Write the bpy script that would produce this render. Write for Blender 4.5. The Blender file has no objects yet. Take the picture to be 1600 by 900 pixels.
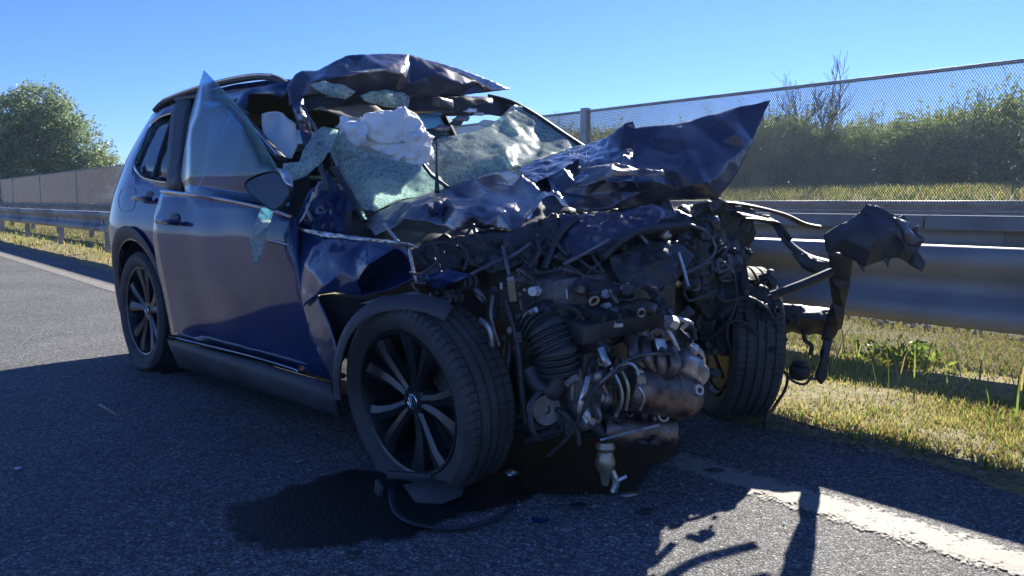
import bpy, bmesh, math, random
import numpy as np
from mathutils import Vector, Matrix, noise, Euler
from mathutils.geometry import delaunay_2d_cdt
random.seed(7); rng = np.random.default_rng(7)
scene = bpy.context.scene
COL = scene.collection

# ------------------------------------------------------------------ camera, sky, sun, exposure
F, H = 1300.0, 1.0                      # focal length in photo pixels, eye height in metres
PITCH = math.atan(137 / F)
cam_d = bpy.data.cameras.new('camera'); cam = bpy.data.objects.new('camera', cam_d); COL.objects.link(cam)
cam.location = (0, 0, H); cam.rotation_euler = (math.pi / 2 - PITCH, 0, 0)
cam_d.sensor_width = 36; cam_d.lens = 36 * F / 1600; cam_d.clip_start = 0.05; cam_d.clip_end = 3000
scene.camera = cam
SUN_EL, SUN_AZ = math.radians(28), math.radians(25)      # azimuth clockwise from +Y
world = bpy.data.worlds.new('World'); scene.world = world; world.use_nodes = True
wn = world.node_tree.nodes; wl = world.node_tree.links
sky = wn.new('ShaderNodeTexSky'); sky.sky_type = 'NISHITA'; sky.sun_disc = False
sky.sun_elevation = SUN_EL; sky.sun_rotation = SUN_AZ; sky.altitude = 1500
sky.air_density = 1.0; sky.dust_density = 0.0; sky.ozone_density = 8.0
bg = wn['Background']; bg.inputs['Strength'].default_value = 0.085
wb = wn.new('ShaderNodeMixRGB'); wb.blend_type = 'MULTIPLY'; wb.inputs[0].default_value = 1; wb.inputs[2].default_value = (0.74, 0.76, 1.0, 1)   # even colour balance of the whole sky
wl.new(sky.outputs[0], wb.inputs[1]); wl.new(wb.outputs[0], bg.inputs[0])
sun_d = bpy.data.lights.new('sun', 'SUN'); sun_d.energy = 5.0; sun_d.angle = math.radians(0.5); sun_d.color = (1, 0.93, 0.82)
sun = bpy.data.objects.new('sun', sun_d); COL.objects.link(sun)
sd = Vector((math.sin(SUN_AZ) * math.cos(SUN_EL), math.cos(SUN_AZ) * math.cos(SUN_EL), math.sin(SUN_EL)))
sun.rotation_euler = sd.to_track_quat('Z', 'Y').to_euler(); sun.location = sd * 30
scene.render.engine = 'CYCLES'
vs = scene.view_settings; vs.view_transform = 'Standard'; vs.look = 'None'; vs.gamma = 1; vs.exposure = 1.12
scene.cycles.max_bounces = 8; scene.cycles.transparent_max_bounces = 24
scene.cycles.caustics_reflective = False; scene.cycles.caustics_refractive = False

# ------------------------------------------------------------------ frames: road (D lateral, s along) and car (u, v, w)
TH = math.radians(39.5)
def rd(D, s, w=0.0): return Vector((D * math.cos(TH) - s * math.sin(TH), D * math.sin(TH) + s * math.cos(TH), w))
YAW = math.radians(43)
FU = Vector((math.sin(YAW), -math.cos(YAW), 0)); LV = Vector((math.cos(YAW), math.sin(YAW), 0))
CP = Vector((0, 0, H))
def ray(px, py):
    a = (px - 800) / F; b = -(py - 450) / F
    return Vector((a, math.cos(PITCH) + b * math.sin(PITCH), -math.sin(PITCH) + b * math.cos(PITCH)))
def at(px, py, z): r = ray(px, py); return CP + r * (z / r.y)
def gnd(px, py, w=0.0): r = ray(px, py); return CP + r * ((w - H) / r.z)
CAR_O = gnd(225, 577) + LV * 0.9
def loc(p): d = p - CAR_O; return Vector((d.dot(FU), d.dot(LV), d.z))
def A(px, py, z): return loc(at(px, py, z))                # measured point at depth z, in car coordinates
def S(px, py, v):                                          # measured point on the car plane v
    r = ray(px, py); t = (v - (CP - CAR_O).dot(LV)) / r.dot(LV); return loc(CP + r * t)

# ------------------------------------------------------------------ materials
def nodes_of(name):
    m = bpy.data.materials.new(name); m.use_nodes = True
    nt = m.node_tree; return m, nt.nodes, nt.links, nt.nodes['Principled BSDF']
def pm(name, col, rough=0.5, metal=0.0, coat=0.0, var=0.25, scale=6.0, bump=0.0, bscale=80.0, spec=0.5, rvar=0.12, col2=None, detail=6):
    m, n, l, b = nodes_of(name)
    tc = n.new('ShaderNodeTexCoord'); no = n.new('ShaderNodeTexNoise')
    no.inputs['Scale'].default_value = scale; no.inputs['Detail'].default_value = detail
    l.new(tc.outputs['Object'], no.inputs['Vector'])
    cr = n.new('ShaderNodeValToRGB'); l.new(no.outputs['Fac'], cr.inputs[0])
    c2 = col2 or tuple(min(1, c * (1 + var)) for c in col)
    c1 = tuple(c * (1 - var) for c in col) if not col2 else col
    cr.color_ramp.elements[0].position = 0.35; cr.color_ramp.elements[1].position = 0.65
    cr.color_ramp.elements[0].color = (*c1, 1); cr.color_ramp.elements[1].color = (*c2, 1)
    l.new(cr.outputs[0], b.inputs['Base Color'])
    mr = n.new('ShaderNodeMapRange'); mr.inputs['To Min'].default_value = max(0.02, rough - rvar); mr.inputs['To Max'].default_value = min(1, rough + rvar)
    l.new(no.outputs['Fac'], mr.inputs['Value']); l.new(mr.outputs[0], b.inputs['Roughness'])
    b.inputs['Metallic'].default_value = metal; b.inputs['Coat Weight'].default_value = coat; b.inputs['Coat Roughness'].default_value = 0.06
    b.inputs['Specular IOR Level'].default_value = spec
    if bump:
        n2 = n.new('ShaderNodeTexNoise'); n2.inputs['Scale'].default_value = bscale; n2.inputs['Detail'].default_value = 4
        l.new(tc.outputs['Object'], n2.inputs['Vector'])
        bp = n.new('ShaderNodeBump'); bp.inputs['Strength'].default_value = bump; bp.inputs['Distance'].default_value = 0.01
        l.new(n2.outputs['Fac'], bp.inputs['Height']); l.new(bp.outputs[0], b.inputs['Normal'])
    return m
M = {}
M['paint'] = pm('dark_blue_paint', (0.011, 0.028, 0.10), 0.30, 0.06, 1.0, 0.2, 3, 0.015, 25, spec=0.08)
M['paint_dusty'] = pm('scuffed_blue_paint', (0.017, 0.027, 0.08), 0.38, 0.4, 0.8, 0.3, 5, 0.10, 40, col2=(0.08, 0.08, 0.10))
M['scraped_glare'] = pm('scraped_metal_with_painted_glare', (0.04, 0.05, 0.10), 0.30, 0.75, 0.2, 0.3, 5.5, 0.35, 70, col2=(0.50, 0.47, 0.45))  # silver patches: bare metal, and sun glare on the bonnet put into the colour
M['primer'] = pm('bare_grey_metal', (0.20, 0.19, 0.19), 0.38, 0.7, 0, 0.35, 9, 0.15, 50)
M['silver'] = pm('torn_silver_edge', (0.62, 0.60, 0.58), 0.3, 0.9, 0, 0.3, 20, 0.2, 60)
M['black'] = pm('black_plastic', (0.034, 0.037, 0.042), 0.48, 0, 0, 0.35, 10, 0.08, 120)
M['trim'] = pm('grey_black_trim', (0.055, 0.057, 0.064), 0.55, 0, 0, 0.25, 8, 0.06, 200)
M['rubber'] = pm('tyre_rubber', (0.045, 0.046, 0.05), 0.72, 0, 0, 0.4, 9, 0.08, 150, col2=(0.08, 0.078, 0.076))
M['rim'] = pm('anthracite_alloy', (0.06, 0.064, 0.073), 0.34, 0.8, 0.3, 0.2, 12)
M['alu'] = pm('cast_aluminium', (0.52, 0.51, 0.5), 0.36, 0.9, 0, 0.35, 25, 0.25, 90)
M['steel'] = pm('dark_steel', (0.14, 0.14, 0.145), 0.42, 0.8, 0, 0.4, 14, 0.2, 90)
M['rust'] = pm('heat_stained_steel', (0.085, 0.06, 0.05), 0.42, 0.8, 0, 0.3, 14, 0.3, 60, col2=(0.27, 0.215, 0.18))
M['brass'] = pm('pale_zinc_fitting', (0.45, 0.38, 0.26), 0.4, 0.7, 0, 0.3, 20)
M['chrome'] = pm('bright_chrome', (0.75, 0.75, 0.76), 0.12, 1.0, 0, 0.08, 10, rvar=0.05)
M['airbag'] = pm('white_airbag_fabric', (0.84, 0.83, 0.80), 0.85, 0, 0, 0.06, 6, 0.25, 30)
M['lining'] = pm('beige_headliner', (0.30, 0.27, 0.23), 0.9, 0, 0, 0.15, 6, 0.2, 60)
M['fabric'] = pm('dark_seat_fabric', (0.04, 0.042, 0.05), 0.85, 0, 0, 0.2, 12, 0.2, 200)
M['white_label'] = pm('white_paper_label', (0.75, 0.75, 0.72), 0.6, 0, 0, 0.1, 60)
M['galv'] = pm('galvanised_steel', (0.27, 0.27, 0.265), 0.58, 0.45, 0, 0.25, 2.2, 0.06, 40)
M['galv_post'] = pm('galvanised_post', (0.33, 0.34, 0.35), 0.5, 0.7, 0, 0.2, 5, 0.05, 40)
M['mesh'] = pm('dark_fence_mesh', (0.15, 0.145, 0.15), 0.8, 0.0, 0, 0.2, 3)
M['concrete'] = pm('weathered_concrete', (0.25, 0.24, 0.225), 0.85, 0, 0, 0.25, 1.3, 0.2, 30)
M['bark'] = pm('grey_bark', (0.16, 0.13, 0.10), 0.9, 0, 0, 0.3, 6, 0.4, 30)
def shiny_glass(name, tint, alpha, rough=0.03):
    m, n, l, b = nodes_of(name); n.remove(b); out = n['Material Output']
    tr = n.new('ShaderNodeBsdfTransparent'); tr.inputs[0].default_value = (*tint, 1)
    gl = n.new('ShaderNodeBsdfGlossy'); gl.inputs['Roughness'].default_value = rough
    df = n.new('ShaderNodeBsdfDiffuse'); df.inputs[0].default_value = (0.25, 0.42, 0.44, 1)
    tc = n.new('ShaderNodeTexCoord'); no = n.new('ShaderNodeTexNoise'); no.inputs['Scale'].default_value = 7; l.new(tc.outputs['Object'], no.inputs['Vector'])
    mu = n.new('ShaderNodeMath'); mu.operation = 'MULTIPLY'; mu.inputs[1].default_value = alpha; l.new(no.outputs['Fac'], mu.inputs[0])
    m1 = n.new('ShaderNodeMixShader'); l.new(mu.outputs[0], m1.inputs[0]); l.new(tr.outputs[0], m1.inputs[1]); l.new(df.outputs[0], m1.inputs[2])
    lw = n.new('ShaderNodeLayerWeight'); lw.inputs[0].default_value = 0.5
    pw = n.new('ShaderNodeMath'); pw.operation = 'POWER'; pw.inputs[1].default_value = 4; l.new(lw.outputs['Facing'], pw.inputs[0])
    fr = n.new('ShaderNodeMath'); fr.operation = 'MULTIPLY_ADD'; fr.inputs[1].default_value = 0.8; fr.inputs[2].default_value = 0.05; l.new(pw.outputs[0], fr.inputs[0])
    m2 = n.new('ShaderNodeMixShader'); l.new(fr.outputs[0], m2.inputs[0]); l.new(m1.outputs[0], m2.inputs[1]); l.new(gl.outputs[0], m2.inputs[2])
    l.new(m2.outputs[0], out.inputs[0]); return m
M['glass'] = shiny_glass('teal_tinted_glass', (0.38, 0.64, 0.82), 0.04)
M['dark_glass'] = shiny_glass('privacy_glass', (0.30, 0.40, 0.46), 0.16)
def shattered(name):
    m, n, l, b = nodes_of(name); n.remove(b); out = n['Material Output']
    tc = n.new('ShaderNodeTexCoord')
    vo = n.new('ShaderNodeTexVoronoi'); vo.feature = 'DISTANCE_TO_EDGE'; vo.inputs['Scale'].default_value = 62
    no = n.new('ShaderNodeTexNoise'); no.inputs['Scale'].default_value = 7; no.inputs['Detail'].default_value = 5
    vc = n.new('ShaderNodeTexVoronoi'); vc.inputs['Scale'].default_value = 62
    for x in (vo, no, vc): l.new(tc.outputs['Object'], x.inputs['Vector'])
    r1 = n.new('ShaderNodeMapRange'); r1.inputs['From Min'].default_value = 0.03; r1.inputs['From Max'].default_value = 0.10; r1.inputs['To Min'].default_value = 1.0; r1.inputs['To Max'].default_value = 0.42
    l.new(vo.outputs['Distance'], r1.inputs['Value'])
    r2 = n.new('ShaderNodeMapRange'); r2.inputs['From Min'].default_value = 0.3; r2.inputs['From Max'].default_value = 0.7; r2.inputs['To Min'].default_value = 0.45; r2.inputs['To Max'].default_value = 0.95
    l.new(no.outputs['Fac'], r2.inputs['Value'])
    ml = n.new('ShaderNodeMath'); ml.operation = 'MULTIPLY'; l.new(r1.outputs[0], ml.inputs[0]); l.new(r2.outputs[0], ml.inputs[1])
    sep = n.new('ShaderNodeSeparateColor'); l.new(vc.outputs['Color'], sep.inputs[0])
    ad = n.new('ShaderNodeMath'); ad.operation = 'MULTIPLY_ADD'; l.new(sep.outputs[0], ad.inputs[0]); ad.inputs[1].default_value = 0.45; l.new(ml.outputs[0], ad.inputs[2]); ad.use_clamp = True
    tr = n.new('ShaderNodeBsdfTransparent'); tr.inputs[0].default_value = (0.62, 0.84, 0.80, 1)
    df = n.new('ShaderNodeBsdfDiffuse'); df.inputs[0].default_value = (0.84, 0.90, 0.87, 1)
    tl = n.new('ShaderNodeBsdfTranslucent'); tl.inputs[0].default_value = (0.72, 0.88, 0.82, 1)
    md = n.new('ShaderNodeMixShader'); md.inputs[0].default_value = 0.7; l.new(df.outputs[0], md.inputs[1]); l.new(tl.outputs[0], md.inputs[2])
    mx = n.new('ShaderNodeMixShader'); l.new(ad.outputs[0], mx.inputs[0]); l.new(tr.outputs[0], mx.inputs[1]); l.new(md.outputs[0], mx.inputs[2])
    gl = n.new('ShaderNodeBsdfGlossy'); gl.inputs['Roughness'].default_value = 0.35
    bp = n.new('ShaderNodeBump'); bp.inputs['Strength'].default_value = 0.6; bp.inputs['Distance'].default_value = 0.004
    l.new(sep.outputs[1], bp.inputs['Height']); l.new(bp.outputs[0], gl.inputs['Normal'])
    m2 = n.new('ShaderNodeMixShader'); m2.inputs[0].default_value = 0.05; l.new(mx.outputs[0], m2.inputs[1]); l.new(gl.outputs[0], m2.inputs[2])
    l.new(m2.outputs[0], out.inputs[0]); return m
M['shatter'] = shattered('shattered_laminated_glass')
def leaf_mat(name, c1, c2, tl=0.35):
    m, n, l, b = nodes_of(name); n.remove(b); out = n['Material Output']
    tc = n.new('ShaderNodeTexCoord'); no = n.new('ShaderNodeTexNoise'); no.inputs['Scale'].default_value = 1.7; no.inputs['Detail'].default_value = 8
    l.new(tc.outputs['Object'], no.inputs['Vector'])
    cr = n.new('ShaderNodeValToRGB'); cr.color_ramp.elements[0].position = 0.35; cr.color_ramp.elements[1].position = 0.68
    cr.color_ramp.elements[0].color = (*c1, 1); cr.color_ramp.elements[1].color = (*c2, 1); l.new(no.outputs['Fac'], cr.inputs[0])
    d = n.new('ShaderNodeBsdfDiffuse'); t = n.new('ShaderNodeBsdfTranslucent'); l.new(cr.outputs[0], d.inputs[0]); l.new(cr.outputs[0], t.inputs[0])
    g = n.new('ShaderNodeBsdfGlossy'); g.inputs['Roughness'].default_value = 0.45
    mx = n.new('ShaderNodeMixShader'); mx.inputs[0].default_value = tl; l.new(d.outputs[0], mx.inputs[1]); l.new(t.outputs[0], mx.inputs[2])
    m2 = n.new('ShaderNodeMixShader'); m2.inputs[0].default_value = 0.06; l.new(mx.outputs[0], m2.inputs[1]); l.new(g.outputs[0], m2.inputs[2])
    l.new(m2.outputs[0], out.inputs[0]); return m
M['leaf_tree'] = leaf_mat('pale_tree_leaves', (0.14, 0.20, 0.08), (0.34, 0.42, 0.20), 0.55)
M['leaf_shrub'] = leaf_mat('hedge_leaves', (0.17, 0.24, 0.06), (0.42, 0.48, 0.14), 0.6)
M['leaf_shrub2'] = leaf_mat('darker_hedge_leaves', (0.14, 0.21, 0.06), (0.36, 0.42, 0.13), 0.6)
M['grass_green'] = leaf_mat('green_grass', (0.16, 0.24, 0.04), (0.32, 0.40, 0.08), 0.55)
M['grass_dry'] = leaf_mat('dry_grass', (0.42, 0.34, 0.10), (0.64, 0.54, 0.22), 0.5)
M['grass_brown'] = leaf_mat('dead_brown_grass', (0.20, 0.15, 0.10), (0.38, 0.30, 0.20), 0.3)

def asphalt():
    m, n, l, b = nodes_of('chipped_asphalt')
    tc = n.new('ShaderNodeTexCoord')
    vo = n.new('ShaderNodeTexVoronoi'); vo.inputs['Scale'].default_value = 105
    ve = n.new('ShaderNodeTexVoronoi'); ve.feature = 'DISTANCE_TO_EDGE'; ve.inputs['Scale'].default_value = 105
    no = n.new('ShaderNodeTexNoise'); no.inputs['Scale'].default_value = 0.6; no.inputs['Detail'].default_value = 9; no.inputs['Roughness'].default_value = 0.65
    for x in (vo, ve, no): l.new(tc.outputs['Object'], x.inputs['Vector'])
    sp = n.new('ShaderNodeSeparateColor'); l.new(vo.outputs['Color'], sp.inputs[0])
    cr = n.new('ShaderNodeValToRGB'); e = cr.color_ramp.elements
    e[0].position = 0.0; e[0].color = (0.10, 0.101, 0.104, 1); e[1].position = 1.0; e[1].color = (0.50, 0.495, 0.48, 1)
    for p, c in ((0.4, 0.185), (0.75, 0.27), (0.95, 0.36)):
        x = cr.color_ramp.elements.new(p); x.color = (c, c, c * 0.99, 1)
    l.new(sp.outputs[0], cr.inputs[0])
    gap = n.new('ShaderNodeMapRange'); gap.inputs['From Max'].default_value = 0.18; gap.inputs['To Min'].default_value = 0.3; l.new(ve.outputs['Distance'], gap.inputs['Value'])
    mu = n.new('ShaderNodeMixRGB'); mu.blend_type = 'MULTIPLY'; mu.inputs[0].default_value = 1; l.new(cr.outputs[0], mu.inputs[1]); l.new(gap.outputs[0], mu.inputs[2])
    lg = n.new('ShaderNodeMapRange'); lg.inputs['From Min'].default_value = 0.3; lg.inputs['From Max'].default_value = 0.7; lg.inputs['To Min'].default_value = 0.72; lg.inputs['To Max'].default_value = 1.25; l.new(no.outputs['Fac'], lg.inputs['Value'])
    m2 = n.new('ShaderNodeMixRGB'); m2.blend_type = 'MULTIPLY'; m2.inputs[0].default_value = 1; l.new(mu.outputs[0], m2.inputs[1]); l.new(lg.outputs[0], m2.inputs[2])
    l.new(m2.outputs[0], b.inputs['Base Color']); b.inputs['Roughness'].default_value = 0.8; b.inputs['Specular IOR Level'].default_value = 0.3
    h = n.new('ShaderNodeMath'); h.operation = 'MULTIPLY'; l.new(gap.outputs[0], h.inputs[0]); l.new(sp.outputs[1], h.inputs[1])
    bp = n.new('ShaderNodeBump'); bp.inputs['Strength'].default_value = 0.9; bp.inputs['Distance'].default_value = 0.007
    l.new(h.outputs[0], bp.inputs['Height']); l.new(bp.outputs[0], b.inputs['Normal']); return m
M['asphalt'] = asphalt()
def worn_paint():
    m, n, l, b = nodes_of('worn_white_road_paint'); out = n['Material Output']
    tc = n.new('ShaderNodeTexCoord'); ve = n.new('ShaderNodeTexVoronoi'); ve.inputs['Scale'].default_value = 105
    no = n.new('ShaderNodeTexNoise'); no.inputs['Scale'].default_value = 14; no.inputs['Detail'].default_value = 8; no.inputs['Roughness'].default_value = 0.7
    for x in (ve, no): l.new(tc.outputs['Object'], x.inputs['Vector'])
    sp = n.new('ShaderNodeSeparateColor'); l.new(ve.outputs['Color'], sp.inputs[0])
    ad = n.new('ShaderNodeMath'); ad.operation = 'MULTIPLY_ADD'; ad.inputs[1].default_value = 0.35; l.new(sp.outputs[0], ad.inputs[0]); l.new(no.outputs['Fac'], ad.inputs[2])
    # wear grows towards the two edges of the stripe (UV x across)
    uv = n.new('ShaderNodeUVMap'); sx = n.new('ShaderNodeSeparateXYZ'); l.new(uv.outputs[0], sx.inputs[0])
    e1 = n.new('ShaderNodeMath'); e1.operation = 'SUBTRACT'; e1.inputs[1].default_value = 0.5; l.new(sx.outputs[0], e1.inputs[0])
    e2 = n.new('ShaderNodeMath'); e2.operation = 'ABSOLUTE'; l.new(e1.outputs[0], e2.inputs[0])
    e3 = n.new('ShaderNodeMapRange'); e3.inputs['From Min'].default_value = 0.22; e3.inputs['From Max'].default_value = 0.5; e3.inputs['To Min'].default_value = 0.0; e3.inputs['To Max'].default_value = 0.42; l.new(e2.outputs[0], e3.inputs['Value'])
    su = n.new('ShaderNodeMath'); su.operation = 'SUBTRACT'; l.new(ad.outputs[0], su.inputs[0]); l.new(e3.outputs[0], su.inputs[1])
    st = n.new('ShaderNodeMapRange'); st.inputs['From Min'].default_value = 0.38; st.inputs['From Max'].default_value = 0.52; l.new(su.outputs[0], st.inputs['Value'])
    b.inputs['Base Color'].default_value = (0.27, 0.25, 0.215, 1); b.inputs['Roughness'].default_value = 0.7
    bp = n.new('ShaderNodeBump'); bp.inputs['Strength'].default_value = 0.8; bp.inputs['Distance'].default_value = 0.006; l.new(ad.outputs[0], bp.inputs['Height']); l.new(bp.outputs[0], b.inputs['Normal'])
    t = n.new('ShaderNodeBsdfTransparent'); mx = n.new('ShaderNodeMixShader'); l.new(st.outputs[0], mx.inputs[0]); l.new(t.outputs[0], mx.inputs[1]); l.new(b.outputs[0], mx.inputs[2])
    l.new(mx.outputs[0], out.inputs[0]); return m
M['line'] = worn_paint()
def oil():
    m, n, l, b = nodes_of('spilled_fluid_film'); out = n['Material Output']
    tc = n.new('ShaderNodeTexCoord'); no = n.new('ShaderNodeTexNoise'); no.inputs['Scale'].default_value = 90; no.inputs['Detail'].default_value = 6
    l.new(tc.outputs['Object'], no.inputs['Vector'])
    at_ = n.new('ShaderNodeAttribute'); at_.attribute_name = 'fade'
    n3 = n.new('ShaderNodeTexNoise'); n3.inputs['Scale'].default_value = 9; n3.inputs['Detail'].default_value = 9; n3.inputs['Roughness'].default_value = 0.7; l.new(tc.outputs['Object'], n3.inputs['Vector'])
    ma = n.new('ShaderNodeMath'); ma.operation = 'MULTIPLY_ADD'; ma.inputs[1].default_value = 1.1; l.new(n3.outputs['Fac'], ma.inputs[0]); l.new(at_.outputs['Fac'], ma.inputs[2])
    mp = n.new('ShaderNodeMapRange'); mp.inputs['From Min'].default_value = 0.72; mp.inputs['From Max'].default_value = 1.05; mp.inputs['To Max'].default_value = 0.93; l.new(ma.outputs[0], mp.inputs['Value'])
    tr = n.new('ShaderNodeBsdfTransparent'); mx = n.new('ShaderNodeMixShader'); l.new(mp.outputs[0], mx.inputs[0]); l.new(tr.outputs[0], mx.inputs[1]); l.new(b.outputs[0], mx.inputs[2]); l.new(mx.outputs[0], out.inputs[0])
    b.inputs['Base Color'].default_value = (0.010, 0.010, 0.012, 1); b.inputs['Roughness'].default_value = 0.38
    bp = n.new('ShaderNodeBump'); bp.inputs['Strength'].default_value = 0.8; bp.inputs['Distance'].default_value = 0.006; l.new(no.outputs['Fac'], bp.inputs['Height']); l.new(bp.outputs[0], b.inputs['Normal'])
    return m
M['oil'] = oil()
M['soil'] = pm('dry_verge_soil', (0.13, 0.11, 0.045), 0.95, 0, 0, 0.3, 24, 1.0, 45, col2=(0.36, 0.29, 0.11))
M['turf'] = pm('rough_turf', (0.10, 0.12, 0.03), 0.95, 0, 0, 0.3, 0.8, 0.6, 20, col2=(0.26, 0.24, 0.08))
M['gravel'] = pm('dark_gravel', (0.09, 0.085, 0.08), 0.9, 0, 0, 0.5, 45, 0.8, 50)
M['stone'] = pm('pale_chipping', (0.30, 0.29, 0.27), 0.8, 0, 0, 0.4, 30, 0.3, 50)

# ------------------------------------------------------------------ object helpers
def tag(o, label=None, cat=None, group=None, kind=None):
    if label: o['label'] = label
    if cat: o['category'] = cat
    if group: o['group'] = group
    if kind: o['kind'] = kind
    return o
def mesh_obj(name, verts, faces, mat, parent=None, smooth=40, mats=None, midx=None):
    me = bpy.data.meshes.new(name); me.from_pydata([tuple(v) for v in verts], [], faces); me.update()
    for m in (mats or [mat]): me.materials.append(m)
    if midx is not None: me.polygons.foreach_set('material_index', midx)
    if smooth:
        me.polygons.foreach_set('use_smooth', [True] * len(me.polygons)); me.set_sharp_from_angle(angle=math.radians(smooth))
    o = bpy.data.objects.new(name, me); COL.objects.link(o); o.parent = parent; return o
def empty(name, loc_=(0, 0, 0), rz=0, parent=None):
    o = bpy.data.objects.new(name, None); COL.objects.link(o); o.location = loc_; o.rotation_euler = (0, 0, rz); o.parent = parent; o.empty_display_size = 0.1; return o
def link_copy(o, parent, name=None):
    c = o.copy(); COL.objects.link(c); c.parent = parent
    if name: c.name = name
    return c
class MB:
    def __init__(s): s.v = []; s.f = []
    def add(s, vs, fs):
        k = len(s.v); s.v += [Vector(v) for v in vs]; s.f += [tuple(i + k for i in f) for f in fs]; return s
    def box(s, c, d, rot=None, bev=0.0):
        c = Vector(c); x, y, z = [q / 2 for q in d]; R = rot if rot is not None else Matrix.Identity(3)
        if bev <= 0:
            vs = [c + R @ Vector((a * x, b * y, e * z)) for a in (-1, 1) for b in (-1, 1) for e in (-1, 1)]
            return s.add(vs, [(0, 1, 3, 2), (4, 6, 7, 5), (0, 4, 5, 1), (2, 3, 7, 6), (0, 2, 6, 4), (1, 5, 7, 3)])
        bm = bmesh.new(); bmesh.ops.create_cube(bm, size=1)
        for v in bm.verts: v.co = Vector((v.co.x * 2 * x, v.co.y * 2 * y, v.co.z * 2 * z))
        bmesh.ops.bevel(bm, geom=bm.edges[:], offset=bev, segments=2, affect='EDGES', profile=0.6)
        bm.verts.index_update(); vs = [c + R @ v.co for v in bm.verts]; fs = [tuple(v.index for v in f.verts) for f in bm.faces]; bm.free(); return s.add(vs, fs)
    def tube(s, pts, r, n=8, cap=True, smooth=0, rfun=None, flat=1.0):
        pts = [Vector(p) for p in pts]
        if smooth and len(pts) > 2:
            q = []
            for i in range(len(pts) - 1):
                p0 = pts[max(0, i - 1)]; p1 = pts[i]; p2 = pts[i + 1]; p3 = pts[min(len(pts) - 1, i + 2)]
                for k in range(smooth):
                    t = k / smooth; q.append(0.5 * ((2 * p1) + (p2 - p0) * t + (2 * p0 - 5 * p1 + 4 * p2 - p3) * t * t + (3 * p1 - p0 - 3 * p2 + p3) * t ** 3))
            pts = q + [pts[-1]]
        k0 = len(s.v); up = Vector((0.13, 0.21, 1)); m = len(pts); px = None
        for i, p in enumerate(pts):
            d = (pts[min(m - 1, i + 1)] - pts[max(0, i - 1)])
            if d.length < 1e-9: d = Vector((0, 0, 1))
            d.normalize()
            if px is None:
                px = d.cross(up)
                if px.length < 1e-3: px = d.cross(Vector((1, 0, 0)))
            px = (px - d * px.dot(d)); px.normalize(); py = d.cross(px)
            rr = (rfun(i / (m - 1)) if rfun else r) if not isinstance(r, (list, tuple)) else r[min(i, len(r) - 1)]
            for j in range(n):
                a = 2 * math.pi * j / n; s.v.append(p + px * (math.cos(a) * rr) + py * (math.sin(a) * rr * flat))
        for i in range(m - 1):
            for j in range(n):
                a = k0 + i * n + j; b_ = k0 + i * n + (j + 1) % n; s.f.append((a, b_, b_ + n, a + n))
        if cap: s.f.append(tuple(k0 + j for j in reversed(range(n)))); s.f.append(tuple(k0 + (m - 1) * n + j for j in range(n)))
        return s
    def lathe(s, prof, c=(0, 0, 0), axis=Vector((0, 0, 1)), n=24, ref=None, closed=False):
        c = Vector(c); axis = Vector(axis).normalized(); x = axis.orthogonal().normalized() if ref is None else Vector(ref); y = axis.cross(x); k0 = len(s.v); m = len(prof)
        for j in range(n):
            a = 2 * math.pi * j / n; e = x * math.cos(a) + y * math.sin(a)
            for (r, h) in prof: s.v.append(c + e * r + axis * h)
        for j in range(n):
            for i in range(m - 1 + (1 if closed else 0)):
                i2 = (i + 1) % m
                s.f.append((k0 + j * m + i, k0 + j * m + i2, k0 + ((j + 1) % n) * m + i2, k0 + ((j + 1) % n) * m + i))
        return s
    def build(s, name, mat, parent=None, smooth=40): return mesh_obj(name, s.v, s.f, mat, parent, smooth)

def finish_bm(bm, name, mat, parent, thick, smooth):
    bmesh.ops.recalc_face_normals(bm, faces=bm.faces[:])
    me = bpy.data.meshes.new(name); bm.to_mesh(me); bm.free(); me.materials.append(mat)
    me.polygons.foreach_set('use_smooth', [True] * len(me.polygons)); me.set_sharp_from_angle(angle=math.radians(smooth))
    o = bpy.data.objects.new(name, me); COL.objects.link(o); o.parent = parent
    if thick:
        md = o.modifiers.new('thickness', 'SOLIDIFY'); md.thickness = thick; md.offset = 0
    return o
def crumple(bm, amp, seed, scl=7.0, edge=0.035, relax=1):
    for _ in range(6):
        lo = [e for e in bm.edges if e.calc_length() > edge]
        if not lo or len(bm.verts) > 9000: break
        bmesh.ops.subdivide_edges(bm, edges=lo, cuts=1); bmesh.ops.triangulate(bm, faces=[f for f in bm.faces if len(f.verts) > 3])
    for _ in range(relax):
        bmesh.ops.smooth_vert(bm, verts=[v for v in bm.verts if not v.is_boundary], factor=0.5, use_axis_x=True, use_axis_y=True, use_axis_z=True)
    bm.normal_update(); off = Vector((seed * 3.17, seed * 1.31, seed * 2.23)); mv = {}
    for v in bm.verts:
        p = v.co * scl + off
        d = (0.5 - abs(noise.noise(p))) * 1.2 + 0.45 * (0.5 - abs(noise.noise(p * 2.3 + off))) + 0.16 * noise.noise(p * 6)
        mv[v] = v.normal * (d * amp) + Vector((noise.noise(p * 1.7), noise.noise(p * 1.7 + Vector((9, 0, 0))), noise.noise(p * 1.7 + Vector((0, 9, 0))))) * amp * 0.4
    for v, d in mv.items(): v.co += d
def tri2d(out2, inner2, holes2=()):
    co = [Vector(p) for p in out2]; n0 = len(co); edges = [(i, (i + 1) % n0) for i in range(n0)]
    for h in holes2:
        k = len(co); co += [Vector(p) for p in h]; edges += [(k + i, k + (i + 1) % len(h)) for i in range(len(h))]
    co += [Vector(p) for p in inner2]
    v, e, f, ov, _, _ = delaunay_2d_cdt(co, edges, [tuple(range(n0))], 1, 1e-6, True)
    return v, f, ov
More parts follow.
